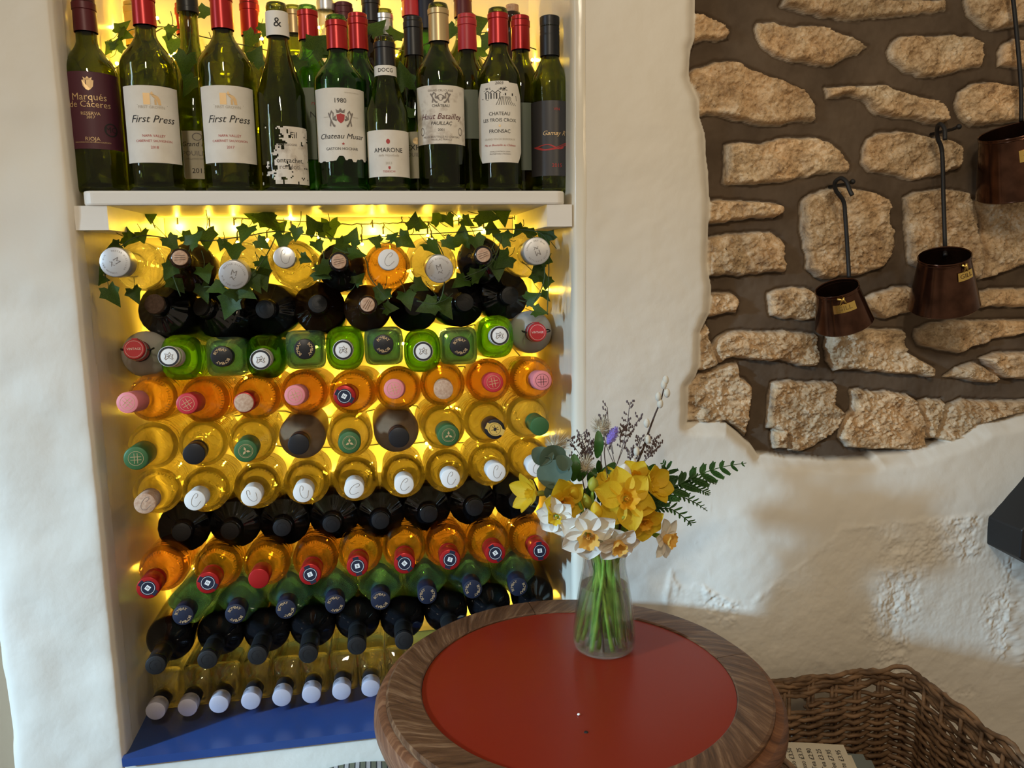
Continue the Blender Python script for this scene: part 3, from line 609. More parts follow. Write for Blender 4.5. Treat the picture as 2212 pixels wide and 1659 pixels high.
# each entry: description, type, tint, cap, cap px, body px, emblem turn
T = {'wine':('round',P_WINE),'dark':('round2',P_DARK),'clr':('spirit',P_CLR),'sqt':('squat',P_SQT),'sq':('square',P_SQ),'ov':('oval',P_OV),'st':('jug',P_ST),'fl':('flask',P_FL),'chr':('chard',P_CHR)}
def name_of(ty, tint, cap):
    if ty == 'sq': return 'gin_bottle', 'gin bottle'
    if ty in ('sqt',): return 'spirit_bottle', 'bottle'
    if ty in ('clr','ov'): return 'spirit_bottle', 'bottle'
    if ty == 'st': return 'stoneware_bottle', 'bottle'
    if ty == 'fl': return 'flask_bottle', 'bottle'
    return 'wine_bottle', 'bottle'
ROWS = [
 ('top row under shelf', [
  ('clear bottle with big embossed silver cap','clr','clear','silver_big',254,567,303,575,-60),
  ('dark bottle with bare cork','dark','brown_black','cork',389,557,414,577,0),
  ('clear bottle with big embossed silver cap','clr','clear','silver_big',507,592,530,575,-20),
  ('yellow glass bottle with silver stopper','wine','lemon','silver_stopper',616,557,636,570,30),
  ('dark bottle with bare cork','dark','black_glass','cork',732,565,738,577,10),
  ('orange glass bottle with white stopper','wine','amber','white_stopper',839,562,836,575,0),
  ('clear bottle with big embossed silver cap','clr','clear','silver_big',948,580,936,570,15),
  ('dark bottle with bare cork','dark','black_glass','cork',1044,551,1037,562,20),
  ('clear bottle with big embossed silver cap','clr','clear','silver_big',1157,543,1133,550,200)]),
 ('second row down', [
  ('squat black bottle with brown cork','sqt','black_glass','squat_cork',335,657,355,667,0),
  ('squat black bottle with black stopper','sqt','black_glass','squat_black',431,661,469,673,0),
  ('squat black bottle with black stopper','sqt','black_glass','squat_black',574,668,583,668,40),
  ('squat dark brown bottle with black stopper','sqt','brown_black','squat_black',687,657,690,663,0),
  ('dark brown bottle with pale cork','dark','brown_black','cork',794,658,794,666,60),
  ('squat black bottle with black stopper','sqt','black_glass','squat_black',894,662,893,663,0),
  ('squat black bottle with black stopper','sqt','black_glass','squat_black',1003,653,994,653,0),
  ('squat black bottle with black stopper','sqt','black_glass','squat_black',1100,638,1090,638,80)]),
 ('third row down', [
  ('grey stoneware bottle with red wax top','st','stoneware','wax',289,754,317,765,0),
  ('bright green bottle with white crest cap','ov','lime','crest',365,770,392,772,0),
  ('square blue-green gin bottle with black cap','sq','aqua','bombay',479,770,491,770,-55),
  ('dark green bottle with white crest cap','ov','emerald','crest',563,777,575,770,0),
  ('square pale green gin bottle with black cap','sq','aqua','bombay',658,754,661,755,20),
  ('green bottle with white crest cap','ov','lime','crest',741,756,745,752,0),
  ('square blue-green gin bottle with black cap','sq','aqua','bombay',828,744,829,747,-70),
  ('green bottle with white crest cap','ov','lime','crest',914,759,912,757,0),
  ('square blue-green gin bottle with black cap','sq','aqua','bombay',994,748,990,747,-60),
  ('bright green bottle with white crest cap','ov','lime','crest',1079,725,1070,727,0),
  ('grey stoneware bottle with red wax top','st','stoneware','wax',1161,718,1146,717,0)]),
 ('fourth row down', [
  ('amber bottle with pink wax cap','wine','amber','pink',275,870,332,859,45),
  ('amber bottle with crimson cap','wine','rose','crimson',404,872,444,863,30),
  ('amber bottle with red foil and bare cork','wine','amber','red_cork',527,870,555,856,0),
  ('amber bottle with pink wax cap','wine','rose','pink',637,854,658,847,20),
  ('amber bottle with navy seal on red cap','wine','amber','red_seal',744,856,762,846,60),
  ('amber bottle with pink wax cap','wine','amber','pink',851,840,860,839,15),
  ('amber bottle with brown cork','wine','amber','cork_big',958,841,956,830,0),
  ('amber bottle with crimson cap','wine','rose','crimson',1066,826,1054,822,10),
  ('amber bottle with pink wax cap','wine','amber','pink_dark',1171,822,1147,817,0)]),
 ('fifth row down', [
  ('yellow glass bottle with green foil cap','wine','lemon','green_lattice',294,990,332,962,0),
  ('yellow glass bottle with black screw cap','wine','lemon','black_screw',419,981,440,957,0),
  ('yellow glass bottle with green foil cap','wine','lemon','green_leaf',531,974,546,950,20),
  ('brown frosted bottle with black cap','wine','frost','black_screw',645,960,654,941,0),
  ('yellow glass bottle with green foil cap','wine','lemon','green_leaf',755,956,756,939,0),
  ('brown frosted bottle with black cap','wine','frost','black_screw',862,945,856,928,0),
  ('yellow glass bottle with green foil cap','wine','lemon','green_leaf',969,940,956,922,0),
  ('yellow glass bottle with insect seal','wine','lemon','bee',1069,927,1049,910,-25),
  ('yellow glass bottle with plain green cap','wine','clear','green_plain',1166,921,1139,900,0)]),
 ('sixth row down', [
  ('pale gold bottle with beige engraved cap','chr','lemon','tan_foil',313,1088,341,1059,0),
  ('pale gold bottle with white engraved cap','chr','lemon','white_foil',421,1081,446,1056,10),
  ('pale gold bottle with white engraved cap','chr','lemon','white_foil',543,1072,557,1049,60),
  ('pale gold bottle with white engraved cap','chr','lemon','white_foil',655,1064,663,1041,40),
  ('pale gold bottle with white engraved cap','chr','lemon','white_foil',765,1056,768,1034,-20),
  ('pale gold bottle with white engraved cap','chr','lemon','white_foil',873,1047,871,1027,0),
  ('pale gold bottle with white engraved cap','chr','lemon','white_foil',973,1034,965,1016,15),
  ('pale gold bottle with white engraved cap','chr','lemon','white_foil',1072,1020,1056,1003,20),
  ('pale gold bottle with white engraved cap','chr','lemon','white_foil',1159,1010,1139,990,0)]),
 ('seventh row down', [('squat black bottle with black stopper','sqt','black_glass','squat_black',a,b,c,d,0) for a,b,c,d in
  ((393,1148,399,1138),(498,1145,508,1131),(610,1138,615,1126),(717,1130,722,1115),(822,1123,822,1111),(926,1109,922,1097),(1025,1095,1020,1084),(1117,1080,1115,1073))]),
 ('eighth row down', [(('orange bottle with plain red cap','wine','amber','red') if i == 2 else ('orange bottle with navy seal on red cap','wine','rose' if i % 3 == 0 else 'amber','red_seal'))+t for i, t in enumerate(
  ((320,1270,354,1226,50),(449,1259,472,1222,60),(559,1250,577,1214,0),(670,1241,682,1204,20),(772,1223,778,1190,10),(874,1217,873,1180,40),(972,1209,964,1177,-20),(1070,1195,1054,1169,30),(1166,1190,1143,1161,5)))]),
 ('ninth row down', [('diamond-set teal gin bottle with navy cap','sq','teal','bombay',a,b,c,d,e) for a,b,c,d,e in
  ((396,1328,417,1295,-45),(509,1325,523,1292,-60),(618,1315,628,1282,-30),(724,1304,724,1273,-50),(822,1296,822,1262,-60),(923,1284,918,1252,10),(1021,1272,1013,1243,0),(1119,1267,1109,1235,0))]),
 ('tenth row down', [('round black wine bottle','dark','black_glass','black_foil',a,b,c,d,0) for a,b,c,d in
  ((336,1437,369,1377),(448,1425,478,1365),(556,1416,577,1359),(666,1413,676,1350),(771,1395,773,1335),(873,1384,869,1333),(978,1374,963,1318),(1078,1358,1056,1302),(1170,1345,1150,1287))]),
 ('bottom row on blue ledge', [('clear glass flask with pale silver cap','fl','clear','flask',a,b,None,None,0) for a,b in
  ((336,1541),(405,1533),(473,1530),(542,1524),(609,1515),(673,1509),(738,1501),(801,1494),(862,1487))]),
]
AXES = []
for rname, L_ in ROWS:
    n = len(L_)
    for i, (desc, ty, tint, cap, cx, cy, bx, by, er) in enumerate(L_):
        kind, par = T[ty]; nm, cat = name_of(ty, tint, cap); roll = 0
        if tint == 'teal': roll = 45
        label = '%s, %s in %s' % (desc, ordw(i, n), rname)
        if ty == 'fl':
            Yb = BACK-0.007-par['zs']; Yc = Yb-(par['L']-par['zs'])
            zc = ZLED+0.0386; p = onY(cx, cy, Yc); bx_, F = p.x, None
            q = Vector((p.x*0.985+0.004, BACK-0.004, zc)); d = Vector((p.x, Yc, zc))-q; d.normalize()
            if i == 0: print('FLASK cap z', p.z-zc)
            pb = q+d*par['zs']
            # express through the same builder
            F = frame(q, d); t = thing(nm, label, cat, M=F, group='bottles stacked in '+rname)
            obj('glass_body', glass_mesh(kind, tint, par), t); L = par['L']
            def f4():
                g = MB(); w = 0.0238; g.cur = 0; g.box((w-0.0002,-0.02,0.02),(w+0.0003,0.02,0.13)); g.cur = 1; g.box((w-0.0001,-0.008,0.02),(w+0.0005,0.008,0.15)); return g.mesh('side_label', [MT['white_print'], MT['crimson']], False)
            obj('cap', disc_cap('p','lilac_silver',0.0155,L-0.018,L+0.003,0.0012), t); obj('neck_band', disc_cap('q','black_cap',0.0148,L-0.040,L-0.0185,0.0004), t); obj('side_label', cached('rib', f4), t)
            AXES.append((q, d, 0.04)); continue
        t = lying(nm, cat, label, 'bottles stacked in '+rname, kind, par, tint, cap, cx, cy, bx, by, roll, er)
        AXES.append((t.matrix_basis.translation.copy(), (t.matrix_basis.to_3x3() @ Vector((0,0,1))).normalized(), par['R']*par.get('ay',1)))
# ------------------------------------------------------------------ standing bottles on the shelf
def wrapmesh(g, R, vs, fs, eps, z0=0): g.add([(((R+eps)*math.sin(u/R)), -(R+eps)*math.cos(u/R), z+z0) for u, z in vs], fs)
def standing(label, px, Y, Rpx, top, tint, kind, cap, capbot, lab=None, lines=(), neck=None, turn=0, extra=None, py0=300, R=None, fr=0.97):
    p = onY(px, py0, Y); R = R or Rpx/FPX*(p-CAM).dot(FW)
    p0 = Vector((p.x, Y, ZSH+0.0004)); zt = (lambda y, r=None: onY(px, y, Y-(R if r is None else r)).z-ZSH)
    L = zt(top, 0.014) if top is not None else 0.305
    par = dict(R=R, rn=0.0140, L=L, zs=L*(0.62 if kind == 'bdx' else 0.52), zn=L*(0.78 if kind == 'bdx' else 0.80), sh=kind, punt=0.03)
    t = thing('wine_bottle', label, 'bottle', M=Matrix.Translation(p0) @ Matrix.Rotation(math.radians(turn)-math.atan2(p0.x, p0.y-CAM.y), 4, 'Z'), group='empty wine bottles standing on the shelf')
    g = MB(); o = bprof(**{**{k: par[k] for k in ('R','zs','zn','rn','L','punt')}, 'kind': kind}); g.lathe(o if tint == 'brown_black' else hollow(o), 40)
    obj('glass_body', g.mesh('glass_body', MT[tint]), t)
    if cap:
        zc = zt(capbot, 0.0155); cc = 'capsule'
        g = MB(); topr = 0.0150; z1 = L+0.0008
        if cap.endswith('_open'):
            g.lathe([(0.0158,zc),(0.0155,zc+0.02),(0.0152,z1-0.018),(0.0162,z1-0.017),(0.0162,z1-0.010),(0.0150,z1-0.009)], 28)
        elif cap.endswith('_screw'):
            g.lathe([(0.0155,zc),(0.0155,z1-0.03)]+[(0.0155-0.0007*(k % 2), z1-0.028+k*0.0025) for k in range(6)]+[(0.0155,z1-0.01),(0.0155,z1-0.001),(0.0145,z1),(0.0002,z1)], 28)
        else:
            g.lathe([(0.0158,zc),(0.0155,zc+0.02),(0.0152,z1-0.018),(0.0162,z1-0.017),(0.0162,z1-0.008),(0.0150,z1-0.007),(0.0150,z1-0.001),(0.0140,z1),(0.0002,z1)], 28)
        obj('capsule', g.mesh('capsule', MT[cap.replace('_open','').replace('_screw','')], angle=40), t)
    if neck:                                           # (top px, bottom px, material, text, ink)
        g = MB(); za, zb_ = zt(neck[1], 0.016), zt(neck[0], 0.016); rr = 0.0160+neck[5] if len(neck) > 5 else 0.0163
        g.lathe([(rr*1.02,za),(rr,zb_)], 28); nl = obj('neck_label', g.mesh('neck_label', MT[neck[2]]), t)
        if neck[3]:
            g = MB(); vs, fs = text2d(neck[3], abs(zb_-za)*0.55); wrapmesh(g, rr*1.02, vs, fs, 0.0003, (za+zb_)/2); obj('lettering', g.mesh('lettering', MT[neck[4]], False), nl)
    if lab:                                            # (top px, bottom px, half angle deg, material, shape)
        ty, by, ha, m = lab[:4]; shape = lab[4] if len(lab) > 4 else None
        z1, z0 = zt(ty), zt(by); ns, nt = 40, 40; hw = math.radians(ha)*R; vs = []; fs = []; rs = random.Random(px)
        tb = [0]*(ns+1)
        if shape == 'torn_bottom':
            v = 0
            for i in range(ns+1):
                if i % 3 == 0: v = rs.random()
                tb[i] = 0.055*v*(1 if i > 16 else 0.35)+(0.05 if i in range(18,22) else 0)
        for j in range(nt+1):
            v = j/nt
            for i in range(ns+1):
                s_ = 2*i/ns-1; w = hw
                if shape == 'octagon':
                    e = 0.14; q = min(1, max(0, 1-(e-v)/e)) if v < e else (min(1, max(0, 1-(v-(1-e-0.04))/(e+0.04))) if v > 1-e-0.04 else 1); w = hw*(0.74+0.26*q)
                vv = tb[i]+(1-tb[i])*v; top_ = 0
                if shape == 'octagon' and abs(s_) < 0.5 and v > 0.96: top_ = 0.018
                vs.append((s_*w, z0+(z1-z0)*(vv+top_)))
        for j in range(nt):
            for i in range(ns):
                if shape == 'ragged':
                    s_ = 2*(i+.5)/ns-1; v = (j+.5)/nt; q = float(fbm(np.array([i*0.28+9.0]), np.array([j*0.28+3.0]), 3, 77)[0])
                    if s_ < -0.42+1.1*q or (s_ < -0.1+q and v > 0.62+q*0.3) or abs(q-0.30) < 0.03: continue
                a = j*(ns+1)+i; fs.append((a, a+1, a+ns+2, a+ns+1))
        g = MB(); wrapmesh(g, R, vs, fs, 0.0005); lo = obj('label', g.mesh('label', MT[m]), t)
        if lines or extra:
            g = MB(); mats = []
            for ln in lines:                           # (text, px y, width px, ink, shear, x offset px)
                s_, yy, wpx, ink = ln[:4]; shr = ln[4] if len(ln) > 4 else 0; xo = ln[5] if len(ln) > 5 else 0
                sc = R/Rpx*0.99; vs, fs = text2d(s_, 0.01, shr); w0 = max(v[0] for v in vs)-min(v[0] for v in vs); k = wpx*sc/w0*1.08
                kh = k if len(ln) < 7 else ln[6]*sc/0.0072
                if MT[ink] not in mats: mats.append(MT[ink])
                g.cur = mats.index(MT[ink]); wrapmesh(g, R, [(x*k+xo*sc, y*kh) for x, y in vs], fs, 0.0009, zt(yy))
            if extra:
                for kind_, ex, ey, ew, eh, ink in extra:
                    sc = R/Rpx; q = MB()
                    if MT[ink] not in mats: mats.append(MT[ink])
                    if kind_ == 'shield': P = [(-0.5,0.35),(-0.2,0.42),(0,0.5),(0.2,0.42),(0.5,0.35),(0.42,-0.15),(0.2,-0.4),(0,-0.5),(-0.2,-0.4),(-0.42,-0.15)]; q.add([(x,y,0) for x,y in P], [tuple(range(len(P)-1,-1,-1))])
                    elif kind_ == 'crown': P = [(-0.5,-0.5),(0.5,-0.5),(0.6,0.4),(0.25,0),(0,0.6),(-0.25,0),(-0.6,0.4)]; q.add([(x,y,0) for x,y in P], [(0,1,2,3),(0,3,4,5),(0,5,6)])
                    elif kind_ == 'disc': ring(q, 0.02, 0.5, 0, 20)
                    elif kind_ == 'ring': ring(q, 0.40, 0.5, 0, 20)
                    elif kind_ == 'line': rect(q, -0.5, -0.5, 0.5, 0.5, 0)
                    elif kind_ == 'star': P = [(0.5*(1 if k % 2 == 0 else 0.42)*math.sin(k*PI/5), 0.5*(1 if k % 2 == 0 else 0.42)*math.cos(k*PI/5)) for k in range(10)]; q.add([(0,0,0)]+[(x,y,0) for x,y in P], [(0,1+(k+1) % 10,1+k) for k in range(10)])
                    elif kind_ == 'lion':
                        for a_ in ([(0.4,-0.5),(0.3,-0.1),(0.45,0.2),(0.2,0.5),(0,0.35),(0.05,0.0),(-0.3,0.15)],[(0.05,0),(-0.4,-0.1)],[(0.3,-0.1),(0.0,-0.45),(-0.2,-0.5)],[(0.4,0.1),(0.6,0.4)]): stroke(q, a_, 0.16, 0)
                    elif kind_ == 'noil':
                        for a_ in ([(-0.4,-0.5),(-0.3,-0.1),(-0.45,0.2),(-0.2,0.5),(0,0.35),(-0.05,0.0),(0.3,0.15)],[(-0.05,0),(0.4,-0.1)],[(-0.3,-0.1),(0.0,-0.45),(0.2,-0.5)],[(-0.4,0.1),(-0.6,0.4)]): stroke(q, a_, 0.16, 0)
                    elif kind_ == 'press':        # bent figure turning a vat
                        rect(q, -0.5, -0.5, -0.12, 0.36, 0); q.add([(0.10,0.28,0),(0.34,0.14,0),(0.46,-0.1,0),(0.5,-0.5,0),(0.34,-0.5,0),(0.26,-0.12,0),(0.10,0.02,0),(-0.1,0.30,0),(0.0,0.5,0)], [tuple(range(8,-1,-1))]); rect(q, 0.12,-0.5,0.24,-0.1,0)
                    elif kind_ == 'farm':
                        for bx in (-0.36,-0.22,-0.08): rect(q, bx, -0.02, bx+0.03, 0.16, 0); rect(q, bx+0.08, -0.02, bx+0.10, 0.16, 0); stroke(q, [(bx-0.02,0.16),(bx+0.05,0.24),(bx+0.12,0.16)], 0.02, 0)
                        for k in range(9): stroke(q, [(0.02+0.03*k,0.05),(-0.08+0.065*k,-0.22)], 0.012, 0)
                        for k in range(40): a_ = rs.random()*6.28; rr_ = rs.random()*0.10; cx_ = (-0.33,0.08,0.12)[k % 3]; stroke(q, [(cx_+rr_*math.cos(a_),0.28+rr_*math.sin(a_)*0.8),(cx_+rr_*math.cos(a_)+0.03,0.29+rr_*math.sin(a_)*0.8)], 0.014, 0)
                        stroke(q, [(-0.48,0.0),(-0.3,-0.05),(-0.05,-0.02)], 0.012, 0); stroke(q, [(0.1,0.1),(0.46,0.08),(0.48,-0.06)], 0.014, 0); rect(q, 0.14, 0.08, 0.36, 0.16, 0)
                    elif kind_ == 'swash': stroke(q, [(p.x,p.y) for p in catmull([(-0.5,0.1,0),(-0.2,-0.3,0),(0.15,-0.1,0),(0.5,0.5,0)], 6)], 0.16, 0); stroke(q, [(p.x,p.y) for p in catmull([(-0.45,0.0,0),(-0.1,0.3,0),(0.2,-0.2,0),(0.35,0.0,0)], 6)], 0.08, 0)
                    g.cur = mats.index(MT[ink]); wrapmesh(g, R, [(v[0]*ew*sc+ex*sc, v[1]*eh*sc) for v in q.v], q.f, 0.00085 if kind_ != 'line' else 0.0008, zt(ey))
            obj('lettering', g.mesh('lettering', mats, False), lo)
    return t
Y1, Y2, Y3 = 0.052, 0.150, 0.240
standing('green bottle with purple Rioja label, first from left on the shelf', 207, Y1+0.012, 55, -8, 'dark_olive', 'bdx', 'maroon', 66, (155,322,80,'purple_paper'),
  [('Marqués',210,62,'gold_ink'),('de Cáceres',226,76,'gold_ink'),('RESERVA',246,34,'gold_ink'),('2017',254,15,'gold_ink'),('RIOJA',301,26,'gold_ink'),('DENOMINACION DE ORIGEN CALIFICADA',308,66,'gold_ink'),('MC',279,22,'ink',0,38)], turn=-6,
  extra=[('shield',0,183,22,24,'gold_ink'),('crown',0,170,14,7,'gold_ink'),('ring',38,279,30,28,'ink')])
for px, yr in ((333, '2018'), (497, '2017')):
    standing('green bottle with white Napa Valley %s label and glossy red capsule' % yr, px, Y1, 57, -28, 'dark_olive', 'bdx', 'red', 52 if px < 400 else 60, (185,352,64,'paper'),
      [('First Press',258,84,'ink',0.35),('NAPA VALLEY',294,42,'red_ink'),('CABERNET SAUVIGNON',305,68,'red_ink'),(yr,319,14,'red_ink'),('FIRST GROWN',232,48,'faint_ink')],
      extra=[('press',2,212,34,27,'gold_ink'),('line',2,227,60,1,'grey_ink')])
standing('dark sloping bottle with torn, peeling old label and white neck band', 613, Y1-0.004, 50, 2, 'dark_olive', 'burg', None, 0, (273,398,72,'old_paper','ragged'),
  [('Fil',292,14,'ink',0.1,20),('BOURGOGNE',313,36,'grey_ink',0,8),('ontrachet,',347,54,'ink',0,12),('rondoti',361,40,'grey_ink',0,10)], neck=(23,76,'white_print','&','ink'))
standing('green bottle with worn white label dated 1980 and red capsule', 738, Y1, 53, 29, 'emerald', 'bdx', 'red_open', 104, (190,350,70,'paper','torn_bottom'),
  [('1980',218,22,'ink'),('Chateau Musar',295,92,'ink',0.3,0,11),('GASTON HOCHAR',322,64,'ink'),('PRODUCE OF LEBANON',200,30,'faint_ink',0,26),('LEBANON',253,12,'faint_ink',0,-30),('LEBANON',253,12,'faint_ink',0,32)],
  extra=[('shield',0,256,17,20,'red_ink'),('lion',15,257,17,30,'grey_ink'),('noil',-15,257,17,30,'grey_ink'),('crown',0,240,16,9,'grey_ink'),('star',3,311,7,7,'red_ink'),('line',0,328,40,1,'faint_ink')])
standing('small sloping green bottle with white Amarone label and black capsule', 838, Y1-0.012, 44, 76, 'olive', 'burg', 'black_cap_open', 140, (281,382,80,'cream_paper' if False else 'paper'),
  [('AMARONE',325,58,'ink'),('della Valpolicella',336,40,'faint_ink',0.3),('2013',353,12,'faint_ink'),('TEDESCHI',371,24,'red_ink')], neck=(141,163,'white_print','DOCG','ink'),
  extra=[('disc',0,306,8,10,'red_ink'),('line',0,343,56,1,'faint_ink'),('shield',1,363,5,7,'red_ink')])
standing('green bottle with stained Pauillac label and gold capsule', 954, Y1, 51, 3, 'dark_olive', 'bdx', 'gold_foil_open', 87, (184,311,74,'old_paper'),
  [('GRAND CRU CLASSÉ',196,50,'grey_ink'),('CHÂTEAU',229,34,'ink'),('Haut Batailley',252,86,'maroon',0.3,0,12),('PAUILLAC',267,42,'ink',0.2),('2001',281,12,'ink'),('MIS EN BOUTEILLE AU CHATEAU',296,76,'grey_ink'),('PAUILLAC FRANCE',302,40,'grey_ink')],
  extra=[('lion',10,211,18,20,'grey_ink'),('noil',-10,211,18,20,'grey_ink'),('ring',0,211,12,13,'grey_ink'),('ring',44,283,11,17,'grey_ink'),('ring',-44,283,11,17,'grey_ink'),('line',0,272,40,1,'ink')])
standing('green bottle with eight-sided Fronsac vineyard label and red capsule', 1080, Y1, 46, 13, 'dark_olive', 'bdx', 'red_open', 92, (178,351,74,'paper','octagon'),
  [('2003',180,16,'ink',0.2),('CHATEAU',246,42,'ink'),('LES TROIS CROIX',260,70,'ink'),('FRONSAC',284,42,'ink'),('GRAND VIN DE BORDEAUX',301,64,'faint_ink'),('Mis en Bouteille au Château',314,66,'red_ink',0.3),('FAMILLE PATRICK LEON',328,40,'grey_ink'),('PROPRIETAIRE A FRONSAC',333,42,'grey_ink')],
  extra=[('farm',0,212,84,64,'ink'),('star',0,272,7,7,'gold_ink'),('line',0,289,40,1,'grey_ink')])
standing('dark bottle with charcoal Gamay label and black screw cap, rightmost', 1189, Y1+0.02, 41, 33, 'olive', 'bdx', 'black_cap_screw', 118, (217,380,82,'grey_paper'),
  [('Gamay R',288,46,'gold_ink',0.35,8),('VIN',236,12,'red_ink',0,14),('2015',358,20,'red_ink',0,14)], extra=[('swash',2,318,76,18,'red_ink')])
# second rank
standing('bottle with gold wax seal and Pouilly label behind the two Napa bottles', 426, Y2, 44, 0, 'olive', 'burg', 'black_cap_open', 18, (283,387,80,'cream_paper'),
  [('Grand Beau',312,62,'ink',0.25),('POUILLY-F',332,60,'grey_ink'),('APPELLATION CONTROLEE',344,50,'grey_ink'),('2013',370,26,'ink')], extra=[('line',0,344,60,1,'grey_ink'),('ring',0,296,20,16,'grey_ink')])
standing('bottle with red capsule and pale label, behind the torn-label bottle', 678, Y2, 46, 8, 'emerald', 'bdx', 'red_open', 84, (190,345,75,'green_paper'),
  [('rmy',223,20,'red_ink',0.3,8),('N 4',249,24,'ink',0,8),('ST SA',264,16,'grey_ink',0,8)])
standing('bright green bottle with red capsule right behind the 1980 bottle', 783, Y2, 46, 27, 'emerald', 'bdx', 'red', 105, (232,340,60,'green_paper'), [('T',250,14,'ink',0,0)])
standing('bottle with black capsule bearing a gold oval, right of the Amarone bottle', 900, Y2, 42, 35, 'dark_olive', 'burg', 'black_cap', 118, (285,386,80,'cream_paper'),
  [('EXHIB',320,40,'ink',0,0),('POUILLY-F',335,50,'grey_ink'),('2015',349,14,'grey_ink',0,10)], extra=[('line',0,320,70,22,'gold_ink'),('disc',0,305,16,14,'gold_ink')])
standing('bottle with dusky pink capsule and pale label, behind the Fronsac bottle', 1014, Y2, 44, 29, 'dark_olive', 'bdx', 'crimson', 106, (194,300,75,'green_paper'), [])
standing('bottle with glossy red capsule between the Fronsac and Gamay bottles', 1127, Y2, 42, 32, 'dark_olive', 'bdx', 'red', 105, (222,368,60,'green_paper'), [])
# third rank, seen by their necks
for px, top, tint, cap, cb, ds in ((292,2,'olive','yellow_foil',96,'bottle with mustard yellow capsule at the back left'), (402,5,'dark_olive','red',72,'bottle with red capsule at the back behind the gold-sealed bottle'),
  (541,-4,'dark_olive','red',74,'bottle with dark red capsule behind the right Napa bottle'), (635,8,'olive','gold_foil_open',70,'bottle with dull gold capsule behind the torn-label bottle'),
  (706,-20,'clear','silver_screw',0,'clear glass bottle at the back left of the 1980 bottle'), (744,4,'olive','maroon',40,'bottle with dark red capsule standing at the back behind the 1980 bottle'), (803,-16,'brown_black','black_cap',44,'black bottle at the back left of the silver-capped bottle'),
  (830,16,'olive','silver_open',74,'bottle with champagne silver capsule behind the Amarone bottle'), (889,-24,'dark_olive','crimson',32,'bottle with red capsule at the back left of the gold-capsule bottle'),
  (919,-26,'emerald','navy',60,'bottle with navy blue capsule beside the gold-capsule bottle'), (1001,-24,'dark_olive','maroon',34,'bottle with blackish maroon capsule behind the pink-capsule bottle'), (1107,22,'brown_black',None,0,'dark bottle with bare cork at the back right')):
    t = standing(ds, px, Y3, 40, top, tint, 'bdx', cap, cb, py0=60, R=0.0370)
    if cap is None:
        L = onY(px, top, Y3-0.014).z-ZSH; obj('cork', disc_cap('dd','cork',0.0112,L-0.02,L+0.012,0.001), t)
# ------------------------------------------------------------------ string lights
rb = random.Random(3)
_bulb = MB().sphere((0,0,0), 0.0026, 10, 6).mesh('bulb', MT['bulb'])
def lights(name, label, runs, pts):
    t = thing(name, label, 'string lights'); g = MB()
    for r in runs:
        P = [p+Vector((rb.uniform(-1,1),rb.uniform(-0.3,0.3),rb.uniform(-1,1)))*0.0015 for p in catmull(r, 6)]; g.tube(P, 0.0011, 6)
    for p, d in pts: g.tube([p-d*0.016, p-d*0.004, p-d*0.001], [0.0013,0.0016,0.0018], 5)
    obj('cable', g.mesh('cable', MT['cable']), t)
    for p, d in pts: obj('bulb', _bulb, t, loc=p+d*0.0012)
    return t
def q(px, py, Y): return onY(px, py, Y)
dn = Vector((0,-0.1,-1)).normalized(); upv = Vector((0,-0.15,1)).normalized()
run = [q(233,440,0.05),q(300,447,0.18),q(385,457,DEP-0.03),q(452,463,DEP-0.03),q(512,470,DEP-0.03),q(600,476,DEP-0.03),q(680,480,DEP-0.03),q(750,484,DEP-0.03),q(810,483,DEP-0.03),q(868,481,DEP-0.03),q(925,480,DEP-0.03),q(990,476,DEP-0.03),q(1036,471,DEP-0.03)]
pts = [(q(384,487,DEP-0.034),dn),(q(453,492,DEP-0.034),dn),(q(506,489,DEP-0.034),dn),(q(628,474,DEP-0.036),upv),(q(867,453,DEP-0.036),upv),(q(805,494,DEP-0.036),dn),(q(969,455,DEP-0.036),upv),(q(991,468,DEP-0.036),upv),
       (q(1112,456,DEP-0.05),upv),(q(1045,496,DEP-0.036),dn),(q(932,516,DEP-0.05),dn),(q(924,507,DEP-0.04),dn),(q(513,522,DEP-0.10),dn),(q(688,511,DEP-0.04),dn),(q(782,526,DEP-0.06),dn),(q(828,508,DEP-0.04),dn),(q(568,466,DEP-0.04),dn),(q(577,517,DEP-0.05),dn)]
def free(x, z, y, m):
    for b0, d, r in AXES:
        if abs(d.y) < 1e-3: continue
        s_ = (y-b0.y)/d.y
        if s_ < -0.005 or s_ > 0.2: continue
        if math.hypot(b0.x+d.x*s_-x, b0.z+d.z*s_-z) < r+m: return False
    return True
front_n = len(pts); drops = [[min((catmull(run, 6)), key=lambda w, p=p: (w-p).length), p-d*0.012] for p, d in pts]
zig = [Vector((XL+0.02, DEP-0.008, ZSH-0.07))]
for r_ in range(11):
    z_ = ZSH-0.105-r_*0.069; xs_ = [XL+0.03+(XR-XL-0.06)*(k+0.5*(r_ % 2))/7.5 for k in range(8)]; xs_ = [x for x in xs_ if x < XR-0.01]
    if r_ % 2: xs_ = xs_[::-1]
    for x in xs_:
        p = Vector((x+rb.uniform(-.02,.02), DEP-0.012, z_+rb.uniform(-.018,.018))); zig.append(p+Vector((0,0.005,0.0))); pts.append((p, Vector((rb.uniform(-.3,.3), -0.6, rb.uniform(-1,0.4))).normalized()))
tr = 0
while len(pts) < 99 and tr < 30000:
    tr += 1; x = rb.uniform(XL+0.008, XR-0.008); z = rb.uniform(ZLED+0.01, ZSH-0.09); y = rb.uniform(0.13, 0.22)
    if not free(x, z, y, 0.0035) or min((Vector((x,y,z))-p).length for p, d in pts[front_n:]) < 0.05: continue
    p = Vector((x,y,z)); d = Vector((rb.uniform(-.2,.2), -1, rb.uniform(-.2,.2))).normalized(); pts.append((p, d)); k = min(zig, key=lambda w: (w-p).length); drops.append([k, Vector((x,DEP-0.012,z)), p-d*0.01])
